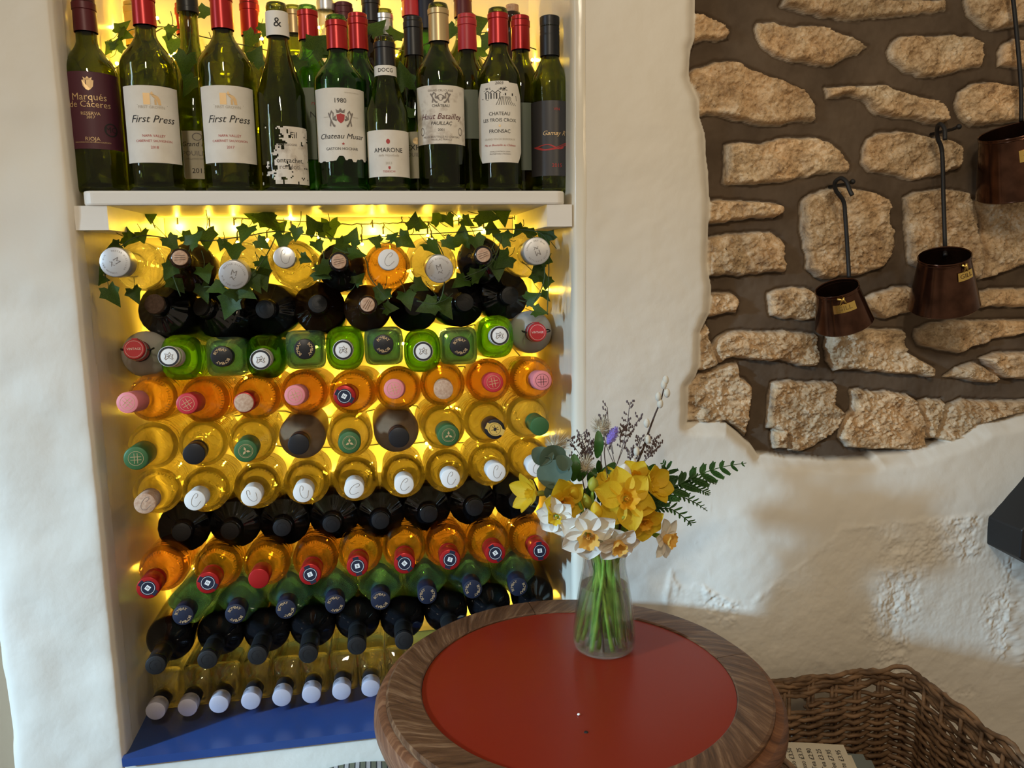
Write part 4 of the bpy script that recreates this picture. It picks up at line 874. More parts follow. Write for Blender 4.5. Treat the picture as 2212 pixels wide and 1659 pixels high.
lights('string_lights', 'string of warm yellow fairy lights under the shelf and among the stacked bottles', [run, [q(925,480,DEP-0.03),q(960,508,DEP-0.02),q(1000,497,DEP-0.02),q(1045,488,DEP-0.03)], zig]+drops, pts)
pu = [(253,138,.20),(368,120,.25),(140+238,118,.26),(150,310,.24),(858,121,.26),(797,90,.27),(1056,65,.28),(1224,155,.2),(566,84,.28),(640,120,.27),(740,140,.28),(905,275,.20),(430,270,.28),(560,280,.28),(690,60,.28),(960,150,.28),(1050,160,.2),(1150,130,.28),(300,150,.28),(480,140,.28),(830,200,.26),(250,60,.28),(600,40,.28),(770,-10,.28),(1090,190,.27),(870,20,.28),(1180,60,.28),(340,40,.28),(270,330,.27),(620,340,.28),(850,340,.28),(1150,330,.28)]
P_ = [(q(a,b,min(c,DEP-0.012)), Vector((0,-1,0.2)).normalized()) for a,b,c in pu]
lights('string_lights', 'string of warm yellow fairy lights behind the wine bottles standing on the shelf', [[q(250,150,0.22),q(310,90,0.28),q(365,55,0.28),q(395,75,0.285)],[q(350,60,0.28),q(480,130,0.285),q(620,140,0.285),q(700,160,0.285),q(790,110,0.285),q(880,105,0.285),q(960,120,0.285),q(1060,100,0.285),q(1120,95,0.285),q(1180,120,0.25)]], P_)
# ------------------------------------------------------------------ ivy
def leaf_mesh():
    P = [(0,0),(0.12,-0.14),(0.36,-0.22),(0.36,-0.02),(0.52,0.16),(0.33,0.32),(0.21,0.56),(0.0,0.92)]
    P = P+[(-x, y) for x, y in reversed(P[1:-1])]
    g = MB(); n = len(P); rings_ = [0.0, 0.5, 1.0]; vs = []; fs = []
    zf = lambda x, y: 0.10*abs(x)*2-0.16*(y-0.2)**2-0.10*x*x
    c = (0.0, 0.22); vs.append((c[0], c[1], zf(*c)))
    for t_ in (0.5, 1.0):
        for x, y in P: X_, Y_ = c[0]+(x-c[0])*t_, c[1]+(y-c[1])*t_; vs.append((X_, Y_, zf(X_, Y_)+(0.03*math.sin(9*Y_) if t_ == 1 else 0)))
    for i in range(n): j = (i+1) % n; fs.append((0, 1+i, 1+j)); fs.append((1+i, 1+n+i, 1+n+j, 1+j))
    g.add(vs, fs); me = g.mesh('leaf', MT['ivy']); return me
LEAF = leaf_mesh(); rl = random.Random(5)
def ivy(name, label, leaves, vines):
    t = thing(name, label, 'ivy garland'); g = MB()
    for v in vines: g.tube(catmull([q(*p) for p in v], 6), 0.0009, 5)
    for (px, py, s_, ang, Y) in leaves:
        p = q(px, py, Y); sc = s_/FPX*(p-CAM).dot(FW)*1.12
        tip = Vector((math.cos(math.radians(ang)), 0, math.sin(math.radians(ang)))); nrm = Vector((rl.uniform(-.6,.6), -1, rl.uniform(-.2,.9))).normalized()
        ydir = (tip+Vector((0,rl.uniform(-.5,.3),0))); ydir = (ydir-nrm*ydir.dot(nrm)).normalized(); xdir = ydir.cross(nrm)
        m = Matrix.Identity(4)
        for i in range(3): m[i][0] = xdir[i]*sc; m[i][1] = ydir[i]*sc; m[i][2] = nrm[i]*sc; m[i][3] = (p-ydir*sc*0.35)[i]
        obj('leaf', LEAF, t, M=m)
        st = p-ydir*sc*0.35; e = st-ydir*sc*rl.uniform(0.5,0.9)+Vector((rl.uniform(-.008,.008), rl.uniform(0.0,0.012), rl.uniform(0,.01))); g.tube(catmull([st, (st+e)/2+Vector((0.002,0,-0.002)), e], 4), 0.0006, 4)
    obj('vine', g.mesh('vine', MT['ivy_stem']), t); return t
LV = '''325,463,36;246,532,26;282,514,40;307,511,34;372,527,36;408,514,34;421,516,40;446,516,44;479,529,24;505,544,46;530,504,44;545,463,36;570,471,44;585,481,44;608,489,30;611,522,40;568,527,30;570,570,34;674,486,40;692,491,36;687,532,30;697,582,40;218,585,28;223,605,26;244,640,44;292,638,34;365,587,36;383,613,44;444,592,40;441,633,40;502,633,34;494,663,52;535,633,36;565,602,50;466,623,36;550,613,40;713,496,44;733,537,40;763,511,36;771,549,36;751,577,34;695,592,36;776,602,30;850,511,26;877,521,40;895,478,34;910,486,30;943,468,32;971,476,28;936,537,42;971,527,30;999,509,44;1052,466,48;1085,463,48;1062,491,36;1085,514,36;1120,499,30;1138,501,36;1176,511,40;1032,527,40;1045,562,34;1085,565,44;1075,582,44;1169,597,40;1179,610,34;1151,643,34;1166,673,30;880,648,40;923,663,44;961,666,48;822,640,40;908,618,34;994,610,40;844,666,30;1032,592,36;640,505,30;660,560,26;810,520,28;1010,480,28;1180,560,36;1160,580,30;1178,640,26'''
leaves = []
for s_ in LV.split(';'):
    a, b, c = (float(v) for v in s_.split(','))
    ang = rl.gauss(-80, 45) if b > 520 else rl.uniform(20, 170) if rl.random() < 0.5 else rl.gauss(-80, 60)
    leaves.append((a, b, c, ang, 0.05+rl.uniform(-.02,.04) if b > 500 else 0.12+rl.uniform(-.03,.08)))
ivy('ivy_garland', 'trailing green ivy garland hanging over the top bottles under the shelf', leaves[:99],
    [[(225,600,.05),(250,545,.06),(300,510,.08),(370,515,.08),(450,520,.07),(530,510,.08),(600,500,.09),(680,510,.08),(760,520,.07),(840,510,.08),(930,505,.08),(1010,500,.09),(1090,495,.09),(1170,505,.06),(1185,560,.04),(1182,680,.03)],
     [(600,500,.09),(570,560,.05),(520,610,.04),(440,620,.04)],[(690,510,.08),(700,560,.05),(690,610,.05)],[(930,505,.08),(960,560,.04),(950,650,.03),(900,650,.03)],[(1085,510,.08),(1060,570,.04),(1000,600,.04)],
     [(372,527,.05),(370,580,.04),(390,640,.04)],[(1170,505,.06),(1176,600,.03),(1155,650,.04)],[(335,492,.1),(325,470,.15)],[(760,520,.07),(790,560,.05),(800,600,.04),(840,650,.04)]])
LU = '''265,60,38;255,95,32;272,75,28;237,105,30;372,98,40;400,140,50;408,185,46;368,70,30;447,25,34;540,90,44;555,120,40;690,95,56;725,105,44;815,60,48;860,75,40;870,165,56;875,240,40;1035,50,44;1020,110,50;975,70,36;640,140,40;1050,95,36;460,110,30;330,110,28;1000,160,36;575,60,30;760,160,32'''
lu = []
for s_ in LU.split(';'):
    a, b, c = (float(v) for v in s_.split(',')); lu.append((a, b, c, rl.uniform(-150,120), 0.105 if b > 90 and 380 < a < 900 else 0.2))
ivy('ivy_garland', 'green ivy garland threaded between the wine bottles on the shelf', lu, [[(240,115,.2),(258,80,.2),(300,60,.22),(370,60,.22),(440,80,.22),(540,100,.2),(640,120,.2),(700,100,.2),(800,70,.2),(870,110,.2),(960,80,.22),(1050,70,.22)]])
# ------------------------------------------------------------------ table
ZT = CAM.z-0.54; TX, TY = 0.2417, CAM.y+0.93; RI, RO, RSK = 0.201, 0.246, 0.261
def polar_wood(name, c1, c2, c3):
    m = mat(name, rough=0.42); N, L, B = nodes(m); tc = N.new('ShaderNodeTexCoord'); sp = N.new('ShaderNodeSeparateXYZ'); L.new(tc.outputs['Object'], sp.inputs[0])
    at = N.new('ShaderNodeMath'); at.operation = 'ARCTAN2'; L.new(sp.outputs[1], at.inputs[0]); L.new(sp.outputs[0], at.inputs[1])
    ln = N.new('ShaderNodeVectorMath'); ln.operation = 'LENGTH'; L.new(tc.outputs['Object'], ln.inputs[0])
    cb = N.new('ShaderNodeCombineXYZ'); a1 = N.new('ShaderNodeMath'); a1.operation = 'MULTIPLY'; a1.inputs[1].default_value = 4.0; L.new(at.outputs[0], a1.inputs[0])
    a2 = N.new('ShaderNodeMath'); a2.operation = 'MULTIPLY'; a2.inputs[1].default_value = 330; L.new(ln.outputs['Value'], a2.inputs[0]); a3 = N.new('ShaderNodeMath'); a3.operation = 'MULTIPLY_ADD'; a3.inputs[1].default_value = 22.0; L.new(at.outputs[0], a3.inputs[0]); L.new(a2.outputs[0], a3.inputs[2])
    L.new(a1.outputs[0], cb.inputs[0]); L.new(a3.outputs[0], cb.inputs[1]); L.new(sp.outputs[2], cb.inputs[2])
    n = N.new('ShaderNodeTexNoise'); n.inputs['Scale'].default_value = 1.0; n.inputs['Detail'].default_value = 8; n.inputs['Roughness'].default_value = 0.72; L.new(cb.outputs[0], n.inputs['Vector'])
    r = N.new('ShaderNodeValToRGB'); E = r.color_ramp.elements; E[0].position = 0.36; E[0].color = (*c1,1); E[1].position = 0.68; E[1].color = (*c3,1); e = E.new(0.52); e.color = (*c2,1)
    L.new(n.outputs['Fac'], r.inputs[0]); L.new(r.outputs[0], B.inputs['Base Color']); bp = N.new('ShaderNodeBump'); bp.inputs['Strength'].default_value = 0.5; bp.inputs['Distance'].default_value = 0.0012; L.new(n.outputs['Fac'], bp.inputs['Height']); L.new(bp.outputs[0], B.inputs['Normal']); return m
MT['rim'] = polar_wood('worn_oak_rim', (0.055,0.023,0.009), (0.120,0.054,0.023), (0.26,0.145,0.072))
MT['skirt'] = polar_wood('worn_oak_edge', (0.08,0.03,0.013), (0.16,0.062,0.026), (0.26,0.12,0.055))
m_red = mat('oxblood_table_top', rough=0.30, spec=0.3); N, L, B_ = nodes(m_red)
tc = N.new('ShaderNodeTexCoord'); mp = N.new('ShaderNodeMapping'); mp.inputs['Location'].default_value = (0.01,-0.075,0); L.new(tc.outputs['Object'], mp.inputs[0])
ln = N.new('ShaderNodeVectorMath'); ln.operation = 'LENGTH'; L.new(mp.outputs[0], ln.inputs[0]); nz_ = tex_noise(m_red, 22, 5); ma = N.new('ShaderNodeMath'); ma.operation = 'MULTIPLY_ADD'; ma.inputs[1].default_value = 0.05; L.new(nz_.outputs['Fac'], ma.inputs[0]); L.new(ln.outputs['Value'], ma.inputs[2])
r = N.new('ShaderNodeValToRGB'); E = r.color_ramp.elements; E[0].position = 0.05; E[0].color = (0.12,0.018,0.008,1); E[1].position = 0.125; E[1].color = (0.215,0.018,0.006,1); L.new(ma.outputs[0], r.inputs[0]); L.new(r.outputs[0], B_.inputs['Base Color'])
add_bump(m_red, 9, 0.12, 0.002)
t = thing('pub_table', 'round pub table with oxblood red top and worn oak rim, holding the flower vase', 'table', (TX,TY,0))
def ringpart(name, prof, m, seg=180, gaps=False):
    g = MB(); vs = []; fs = []; n = len(prof); a0 = math.radians(94)
    arcs = [(a0+k*PI/2+0.0025, a0+(k+1)*PI/2-0.0025) for k in range(4)] if gaps else [(0, 2*PI)]
    for s0, s1 in arcs:
        o = len(vs); m_ = seg//len(arcs)
        for i in range(m_+1):
            a = s0+(s1-s0)*i/m_
            for r_, z in prof: vs.append((r_*math.cos(a), r_*math.sin(a), z))
        for i in range(m_):
            for j in range(n): j2 = (j+1) % n; fs.append((o+i*n+j, o+(i+1)*n+j, o+(i+1)*n+j2, o+i*n+j2))
        if gaps: fs.append(tuple(o+j for j in range(n))); fs.append(tuple(o+m_*n+j for j in range(n-1,-1,-1)))
    g.add(vs, fs); return obj(name, g.mesh(name, m, angle=30), t)
zt_ = ZT
ringpart('rim', [(RI+0.0003,zt_-0.02),(RI+0.0003,zt_+0.0015),(RI+0.002,zt_+0.0028),(RO-0.012,zt_+0.0035),(RO-0.003,zt_+0.0028),(RO,zt_+0.0005),(RO,zt_-0.02)], MT['rim'], gaps=True)
ringpart('edge_moulding', [(RO+0.0002,zt_-0.04),(RO+0.0002,zt_-0.0035),(RO+0.004,zt_-0.004),(RO+0.010,zt_-0.007),(RSK,zt_-0.015),(RSK+0.001,zt_-0.026),(RSK-0.003,zt_-0.038),(RSK-0.010,zt_-0.044)], MT['skirt'])
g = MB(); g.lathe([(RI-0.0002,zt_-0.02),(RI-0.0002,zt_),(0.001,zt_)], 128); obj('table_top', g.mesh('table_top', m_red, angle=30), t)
g = MB(); g.lathe([(0.001,zt_-0.042),(RO-0.002,zt_-0.040),(RO-0.002,zt_-0.021),(0.001,zt_-0.021)], 64); obj('underside', g.mesh('underside', MT['skirt'], angle=30), t)
g = MB(); g.lathe([(0.07,zt_-0.042),(0.05,zt_-0.06),(0.03,zt_-0.10),(0.028,0.35),(0.036,0.30),(0.030,0.2),(0.045,0.10),(0.06,0.06),(0.001,0.06)], 32); obj('pedestal', g.mesh('pedestal', MT['skirt'], angle=40), t)
for k in range(3):
    a = k*2*PI/3+0.5; g = MB(); g.tube([(0.03*math.cos(a),0.03*math.sin(a),0.10),(0.12*math.cos(a),0.12*math.sin(a),0.075),(0.21*math.cos(a),0.21*math.sin(a),0.02)], [0.022,0.019,0.02], 10); obj('foot', g.mesh('foot', MT['skirt']), t)
cr = onZ(1250,1543,ZT+0.0015); tag(obj('crumb', MB().sphere((0,0,0),0.0016,8,5,(1.3,1,0.8)).mesh('crumb', MT['white_print']), None, cr), 'tiny white crumb near the middle of the red table top', 'crumb')
cr = onZ(1266,1581,ZT+0.0006); tag(obj('table_screw', MB().lathe([(0.0002,0.0006),(0.0018,0.0005),(0.0026,-0.0004)],12).mesh('table_screw', MT['iron']), None, cr), 'small dark screw head set in the red table top', 'screw')
# ------------------------------------------------------------------ stool
ZS_ = CAM.z-0.80; p = onZ(762, 1634, ZS_); sr = 0.165
t = thing('bar_stool', 'round bar stool with green and grey striped seat tucked beside the table', 'stool', (p.x+0.005, p.y-sr, 0))
m_str = mat('striped_fabric', rough=0.85); N, L, B_ = nodes(m_str); tc = N.new('ShaderNodeTexCoord'); sp = N.new('ShaderNodeSeparateXYZ'); L.new(tc.outputs['Object'], sp.inputs[0])
mm = N.new('ShaderNodeMath'); mm.operation = 'MULTIPLY_ADD'; mm.inputs[1].default_value = 58; mm.inputs[2].default_value = 20; L.new(sp.outputs[0], mm.inputs[0]); m2 = N.new('ShaderNodeMath'); m2.operation = 'FRACT'; L.new(mm.outputs[0], m2.inputs[0])
r = N.new('ShaderNodeValToRGB'); r.color_ramp.interpolation = 'CONSTANT'; E = r.color_ramp.elements; E[0].position = 0; E[0].color = (0.52,0.49,0.47,1); E[1].position = 0.88; E[1].color = (0.02,0.02,0.018,1)
for pp, cc in ((0.34,(0.02,0.02,0.018)),(0.46,(0.17,0.17,0.10))): e = E.new(pp); e.color = (*cc,1)
L.new(m2.outputs[0], r.inputs[0]); L.new(r.outputs[0], B_.inputs['Base Color']); add_bump(m_str, 220, 0.5, 0.001, stretch=(1,0.2,1))
g = MB(); g.lathe([(0.001,ZS_-0.045),(sr-0.01,ZS_-0.045),(sr,ZS_-0.03),(sr-0.002,ZS_-0.012),(sr-0.014,ZS_-0.002),(sr*0.6,ZS_+0.004),(0.001,ZS_+0.006)], 64); obj('seat', g.mesh('seat', m_str), t)
for k in range(4):
    a = PI/4+k*PI/2; g = MB(); g.tube([(0.11*math.cos(a),0.11*math.sin(a),ZS_-0.04),(0.15*math.cos(a),0.15*math.sin(a),0.0)], [0.016,0.013], 10); obj('leg', g.mesh('leg', MT['skirt']), t)
g = MB(); g.tube([(0.138*math.cos(a),0.138*math.sin(a),0.18) for a in [2*PI*k/32 for k in range(32)]], 0.008, 8, closed=True); obj('foot_ring', g.mesh('foot_ring', MT['iron']), t)
# ------------------------------------------------------------------ vase, water and flowers
V0 = onZ(1305, 1398, ZT+0.0005); sc_ = (V0-CAM).dot(FW)/FPX; VR = 67*sc_
zV = lambda py: onY(1305, py, V0.y-VR*0.7).z-V0.z
HN, HR = zV(1232), zV(1186)
vo = [(0.0003,0.0),(VR*0.80,0.0),(VR*0.95,0.004),(VR*1.0,0.014),(VR*0.99,0.030),(VR*0.93,0.055),(VR*0.81,HN*0.72),(VR*0.70,HN*0.92),(VR*0.675,HN),(VR*0.69,HN+(HR-HN)*0.5),(VR*0.80,HR)]
vi = [(max(r_-0.0022,0.0003), z+(0.005 if z < 0.001 else 0.0015 if z < 0.01 else 0)) for r_, z in reversed(vo)]
m_vase = glass('vase_glass', (0.985,0.995,0.99), 0.0, 0.65)
t = thing('glass_vase', 'clear glass vase of stems and water standing on the red table', 'vase', V0)
g = MB(); g.lathe(vo+vi, 56); obj('vase_body', g.mesh('vase_body', m_vase), t)
zw = zV(1282); pr = [(r_-0.0001, z) for r_, z in reversed(vi) if z < zw-0.002]; rw = VR*0.80-0.0023
for (ra, za), (rb_, zb2) in zip(list(reversed(vi)), list(reversed(vi))[1:]):
    if za <= zw <= zb2: rw = ra+(rb_-ra)*(zw-za)/(zb2-za)
m_water = mat('water', (0.93,0.97,0.92), 0.0, trans=1.0, ior=1.33); N, L, B_ = nodes(m_water); tb = N.new('ShaderNodeBsdfTransparent'); tb.inputs[0].default_value = (0.95,0.98,0.94,1); x = N.new('ShaderNodeMixShader'); x.inputs[0].default_value = 0.4; L.new(B_.outputs[0], x.inputs[1]); L.new(tb.outputs[0], x.inputs[2]); L.new(x.outputs[0], N['Material Output'].inputs[0])
g = MB(); g.lathe(pr+[(rw-0.0002, zw),(0.0003, zw-0.0005)], 56); obj('water', g.mesh('water', m_water, angle=50), t)
def petal_mat(name, c1, c2, tr=0.4):
    m = leafy(name, c1, c2, 60, 0.55, tr); return m
MT['daff'] = petal_mat('yellow_petal', (0.78,0.50,0.015), (0.86,0.62,0.03)); MT['daff_o'] = petal_mat('golden_trumpet', (0.85,0.42,0.015), (0.90,0.52,0.03)); MT['daff_w'] = petal_mat('cream_petal', (0.84,0.80,0.68), (0.92,0.89,0.80), 0.3); MT['apricot'] = petal_mat('apricot_trumpet', (0.88,0.50,0.08), (0.92,0.58,0.14))
MT['stem'] = leafy('flower_stem', (0.20,0.42,0.05), (0.42,0.62,0.10), 60, 0.4, 0.25); MT['stem_dark'] = leafy('dark_stem', (0.03,0.09,0.03), (0.07,0.16,0.05), 60, 0.4, 0.2)
MT['euc'] = leafy('eucalyptus_leaf', (0.07,0.12,0.085), (0.11,0.17,0.12), 20, 0.6, 0.2); MT['fern'] = leafy('leatherleaf', (0.02,0.075,0.012), (0.045,0.13,0.02), 40, 0.4, 0.3); MT['bud_g'] = leafy('green_bud', (0.35,0.38,0.04), (0.50,0.48,0.05), 40, 0.5, 0.3)
MT['twig'] = mat('dark_twig', (0.06,0.035,0.025), 0.7); MT['catkin'] = mat('catkin', (0.62,0.57,0.46), 0.9, sheen=0.5); MT['limon'] = mat('limonium', (0.11,0.075,0.075), 0.8); MT['bunny'] = mat('purple_bunny_tail', (0.20,0.13,0.50), 0.9, sheen=0.8); MT['fluff'] = mat('beige_fluff', (0.50,0.42,0.28), 0.9, sheen=0.5)
rf = random.Random(9)
def stem_path(p, d, back=0.012):
    a = rf.uniform(0, 2*PI); rr = VR*rf.uniform(0.35,0.78); nk = (p-V0); s_ = Vector((nk.x, nk.y, 0)); s_ = s_*(min(1, VR*0.44/max(s_.length,1e-4)))
    b = V0+Vector((rr*math.cos(a), rr*math.sin(a), 0.009)); n_ = V0+Vector((s_.x*rf.uniform(0.6,1), s_.y*rf.uniform(0.6,1), HN)); s = p-d*back
    mid = n_+(s-n_)*0.5+Vector((0,0,0.012))
    return catmull([s, s-d*0.012+Vector((0,0,-0.002)), mid, n_, (n_+b)/2+Vector((0,0,0.0)), b], 5)
def stem_of(t, p, d, r_=0.0026, m='stem', back=0.012):
    g = MB(); P = stem_path(p, d, back); g.tube([v-p for v in P], r_, 7); return obj('stem', g.mesh('stem', MT[m]), t)
def facing(dx, dy): return (-FW+RT*dx+UP*dy).normalized()
def petal_mesh(key, m, w, cup, opn, ln=1.0):
    def f():
        g = MB(); vs = []; nu, nv = 8, 6
        for i in range(nu+1):
            u = i/nu; hw = w*max(0,math.sin(PI*min(1,0.03+0.97*u**0.85)))**0.85+0.02*(u < 0.1)+0.012
            for j in range(nv+1):
                v = 2*j/nv-1; r_ = 0.06+u*0.94*ln; x = v*hw; lift = opn*r_*1.0-0.10*math.sin(u*PI)*cup+cup*0.35*v*v*hw*2+0.02*math.sin(v*9+u*5)*u
                vs.append((x, r_*math.cos(opn*0.6), lift-0.05*u*u))
        fs = [(i*(nv+1)+j, i*(nv+1)+j+1, (i+1)*(nv+1)+j+1, (i+1)*(nv+1)+j) for i in range(nu) for j in range(nv)]; g.add(vs, fs); return g.mesh('petal', MT[m])
    return cached(('petal', key, m, w, cup, opn, ln), f)
def trumpet_mesh(m, r0, r1, ln):
    def f():
        g = MB(); vs = []; fs = []; seg = 36; nz = 9
        for i in range(nz+1):
            u = i/nz; r_ = r0*(0.5+0.5*u**0.3)+(r1-r0)*u**2.2
            for k in range(seg): a = 2*PI*k/seg; rr = r_*(1+0.11*u**2*math.sin(a*6)+0.07*u**3*math.sin(a*13+1)); vs.append((rr*math.cos(a), rr*math.sin(a), u*ln+0.06*ln*u**2*math.sin(a*9)))
        for i in range(nz):
            for k in range(seg): k2 = (k+1) % seg; fs.append((i*seg+k, i*seg+k2, (i+1)*seg+k2, (i+1)*seg+k))
        fs.append(tuple(range(seg-1,-1,-1)))
        for k in range(5): a = 2*PI*k/5; g.tube([(0.03*math.cos(a),0.03*math.sin(a),0),(0.04*math.cos(a),0.04*math.sin(a),ln*0.7)], 0.018, 5)
        g.add(vs, fs); return g.mesh('trumpet', MT[m])
    return cached(('tr', m, r0, r1, ln), f)
def daffodil(label, px, py, dY, spx, dx, dy, pm, tm, opn=0.12, w=0.40, cup=0.5, tl=0.42, tr=(0.20,0.32), rot=0, npet=6):
    p = onY(px, py, V0.y+dY); d = facing(dx, dy); S = spx*(p-CAM).dot(FW)/FPX; S *= 1.12; t = thing('daffodil', label, 'flower', p, group='daffodils in the glass vase')
    F = frame((0,0,0), d).to_3x3(); 
    for k in range(npet):
        Mx = F @ Matrix.Rotation(math.radians(rot+k*360/npet), 3, 'Z') @ Matrix.Rotation(rf.uniform(-.09,.09), 3, 'X'); m = (Mx*S*rf.uniform(0.94,1.05)).to_4x4(); m.translation = d*(S*0.03*(k % 2))
        obj('petal', petal_mesh('p', pm, w*1.15, cup, opn), t, M=m)
    if tm:
        m = (F @ Matrix.Rotation(rf.uniform(0,6), 3, 'Z')*S).to_4x4(); obj('trumpet', trumpet_mesh(tm, tr[0], tr[1], tl), t, M=m)
    g = MB(); g.tube([d*0.002, -d*0.008, -d*0.016], [0.0035,0.004,0.003], 8); obj('calyx', g.mesh('calyx', MT['bud_g' if pm == 'daff' else 'stem']), t)
    stem_of(t, p, d, 0.0026, 'stem', 0.015); return t
def bud(label, px, py, dY, hpx, wpx, ang, m, name='daffodil_bud'):
    p = onY(px, py, V0.y+dY); sc = (p-CAM).dot(FW)/FPX; a = math.radians(ang); ax = (RT*math.cos(a)+UP*math.sin(a)-FW*0.35).normalized()
    t = thing(name, label, 'flower bud', p, group='daffodil buds in the glass vase'); F = frame((0,0,0), ax); g = MB(); h, w = hpx*sc, wpx*sc/2
    pr = []
    for k in range(10): u = k/9; pr.append((max(0.0002, w*math.sin(PI*min(1,0.10+0.90*u))**0.75), -h/2+h*u))
    g.lathe(pr, 18, T=F); b = g
    b.v = [(x*(1+0.02*math.sin(i)), y, z) for i, (x, y, z) in enumerate(b.v)]; obj('bud', b.mesh('bud', MT[m]), t)
    stem_of(t, p, ax, 0.0024, 'stem', h/2-0.001); return t
daffodil('half-open yellow daffodil at the far left, pointing left over the black bottles', 1160, 1066, -0.01, 46, -1.5, 0.1, 'daff', 'daff', opn=0.85, w=0.30, cup=0.8, tl=0.5, tr=(0.14,0.2))
daffodil('yellow daffodil with broad petals at upper left, above a white one', 1212, 1082, -0.03, 52, 0.55, -0.25, 'daff', 'daff_o', opn=0.30, w=0.40, rot=12)
daffodil('white daffodil with lemon trumpet at the left, under the yellow one', 1203, 1115, -0.045, 44, -0.35, -0.35, 'daff_w', 'daff', opn=0.1, rot=20, tl=0.3, tr=(0.2,0.3))
daffodil('large white daffodil with apricot trumpet at the front left of the bunch', 1270, 1152, -0.06, 60, -0.05, -0.45, 'daff_w', 'apricot', opn=0.06, rot=5, tl=0.45, tr=(0.24,0.34), w=0.38)
daffodil('white daffodil with orange trumpet facing down at the front centre', 1334, 1170, -0.06, 46, 0.15, -0.75, 'daff_w', 'apricot', opn=0.16, rot=28, tl=0.5, tr=(0.24,0.34))
daffodil('largest yellow daffodil with long pointed petals in the centre front', 1350, 1078, -0.055, 66, 0.15, 0.15, 'daff', 'daff_o', opn=0.06, rot=10, tl=0.35, w=0.34)
daffodil('yellow daffodil with greenish petals facing down, right of centre', 1388, 1122, -0.045, 42, 0.3, -0.5, 'daff', 'daff_o', opn=0.35, rot=0, tl=0.45, w=0.42)
daffodil('cupped yellow daffodil turned away at the upper right', 1398, 1052, -0.02, 44, 0.9, 0.5, 'daff', 'daff', opn=0.8, rot=15, w=0.38, cup=0.9)
daffodil('golden daffodil partly hidden at the back centre', 1318, 1045, -0.01, 36, 0.0, 0.2, 'daff', 'daff_o', opn=0.3, rot=5)
daffodil('orange-centred daffodil behind the largest one at the top', 1373, 1032, -0.01, 36, -0.1, 0.3, 'daff', 'daff_o', opn=0.4, rot=25)
daffodil('white daffodil with orange trumpet facing right at the far right', 1434, 1162, -0.04, 44, 1.1, -0.25, 'daff_w', 'apricot', opn=0.12, rot=10, tl=0.5, tr=(0.24,0.34), w=0.34)
bud('pale cream closed bud standing upright at the top centre', 1347, 1022, -0.03, 46, 34, 85, 'daff_w')
bud('plump yellow bud hanging above the large white daffodil', 1288, 1102, -0.055, 44, 26, 100, 'daff')
bud('slim yellow bud leaning left beside the broad yellow daffodil', 1237, 1058, -0.03, 50, 22, 118, 'daff')
bud('pale brown-green wilted bud left of the hanging bud', 1268, 1082, -0.03, 40, 20, 110, 'bud_g')
bud('green bud below the centre of the largest daffodil', 1340, 1122, -0.06, 30, 15, 35, 'bud_g')
bud('yellow-green bud cluster at the upper left of the centre', 1281, 1045, -0.03, 34, 24, 90, 'bud_g')
def blade(g, P, w, n=8, twist=0.0):
    Q = catmull(P, n); vs = []; m_ = len(Q)-1
    for i, p in enumerate(Q):
        tt = (Q[min(i+1,m_)]-Q[max(i-1,0)]).normalized(); s_ = tt.cross(FW).normalized(); u = i/m_; ww = w*math.sin(PI*min(1,u*0.97+0.02))**0.7
        vs += [p-s_*ww, p-FW*ww*0.35*(-1), p+s_*ww]
    g.add(vs, [(3*i+j, 3*i+j+1, 3*i+j+4, 3*i+j+3) for i in range(m_) for j in range(2)])
def spray(name, label, cat, base_px, dY, fn, m, smat='stem_dark', grp=None):
    p = onY(*base_px, V0.y+dY); t = thing(name, label, cat, p, group=grp); g = MB(); fn(g, lambda x, y, dy=0.0: onY(x, y, V0.y+dY+dy)-p); obj('foliage', g.mesh('foliage', m), t)
    stem_of(t, p, Vector((0,0,1)), 0.0016, smat, 0.0); return t
def euc(L):
    def f(g, P):
        for (x, y, r_, a) in L:
            c = P(x, y, rf.uniform(-.015,.005)); R_ = r_*sc_; n_ = Vector((rf.uniform(-.5,.5), -1, rf.uniform(-.3,.6))).normalized(); F = frame(c, n_); vs = [F @ Vector((0,0,0))]; k_ = 18
            for k in range(k_): q_ = 2*PI*k/k_; vs.append(F @ Vector((R_*math.cos(q_)*(1.0+0.12*math.cos(q_-a)), R_*0.85*math.sin(q_), R_*0.25*math.cos(q_)**2)))
            g.add(vs, [(0, 1+k, 1+(k+1) % k_) for k in range(k_)])
        g.tube([P(x, y) for x, y, r_, a in L]+[P(1240,1060)], 0.0012, 5)
    return f
spray('eucalyptus_sprig', 'sprig of round grey-green eucalyptus leaves at the left of the bouquet', 'foliage', (1240,1060), -0.01, euc([(1168,985,24,0),(1188,988,32,1),(1200,1025,36,2),(1196,1062,22,0),(1215,1000,20,1)]), MT['euc'])
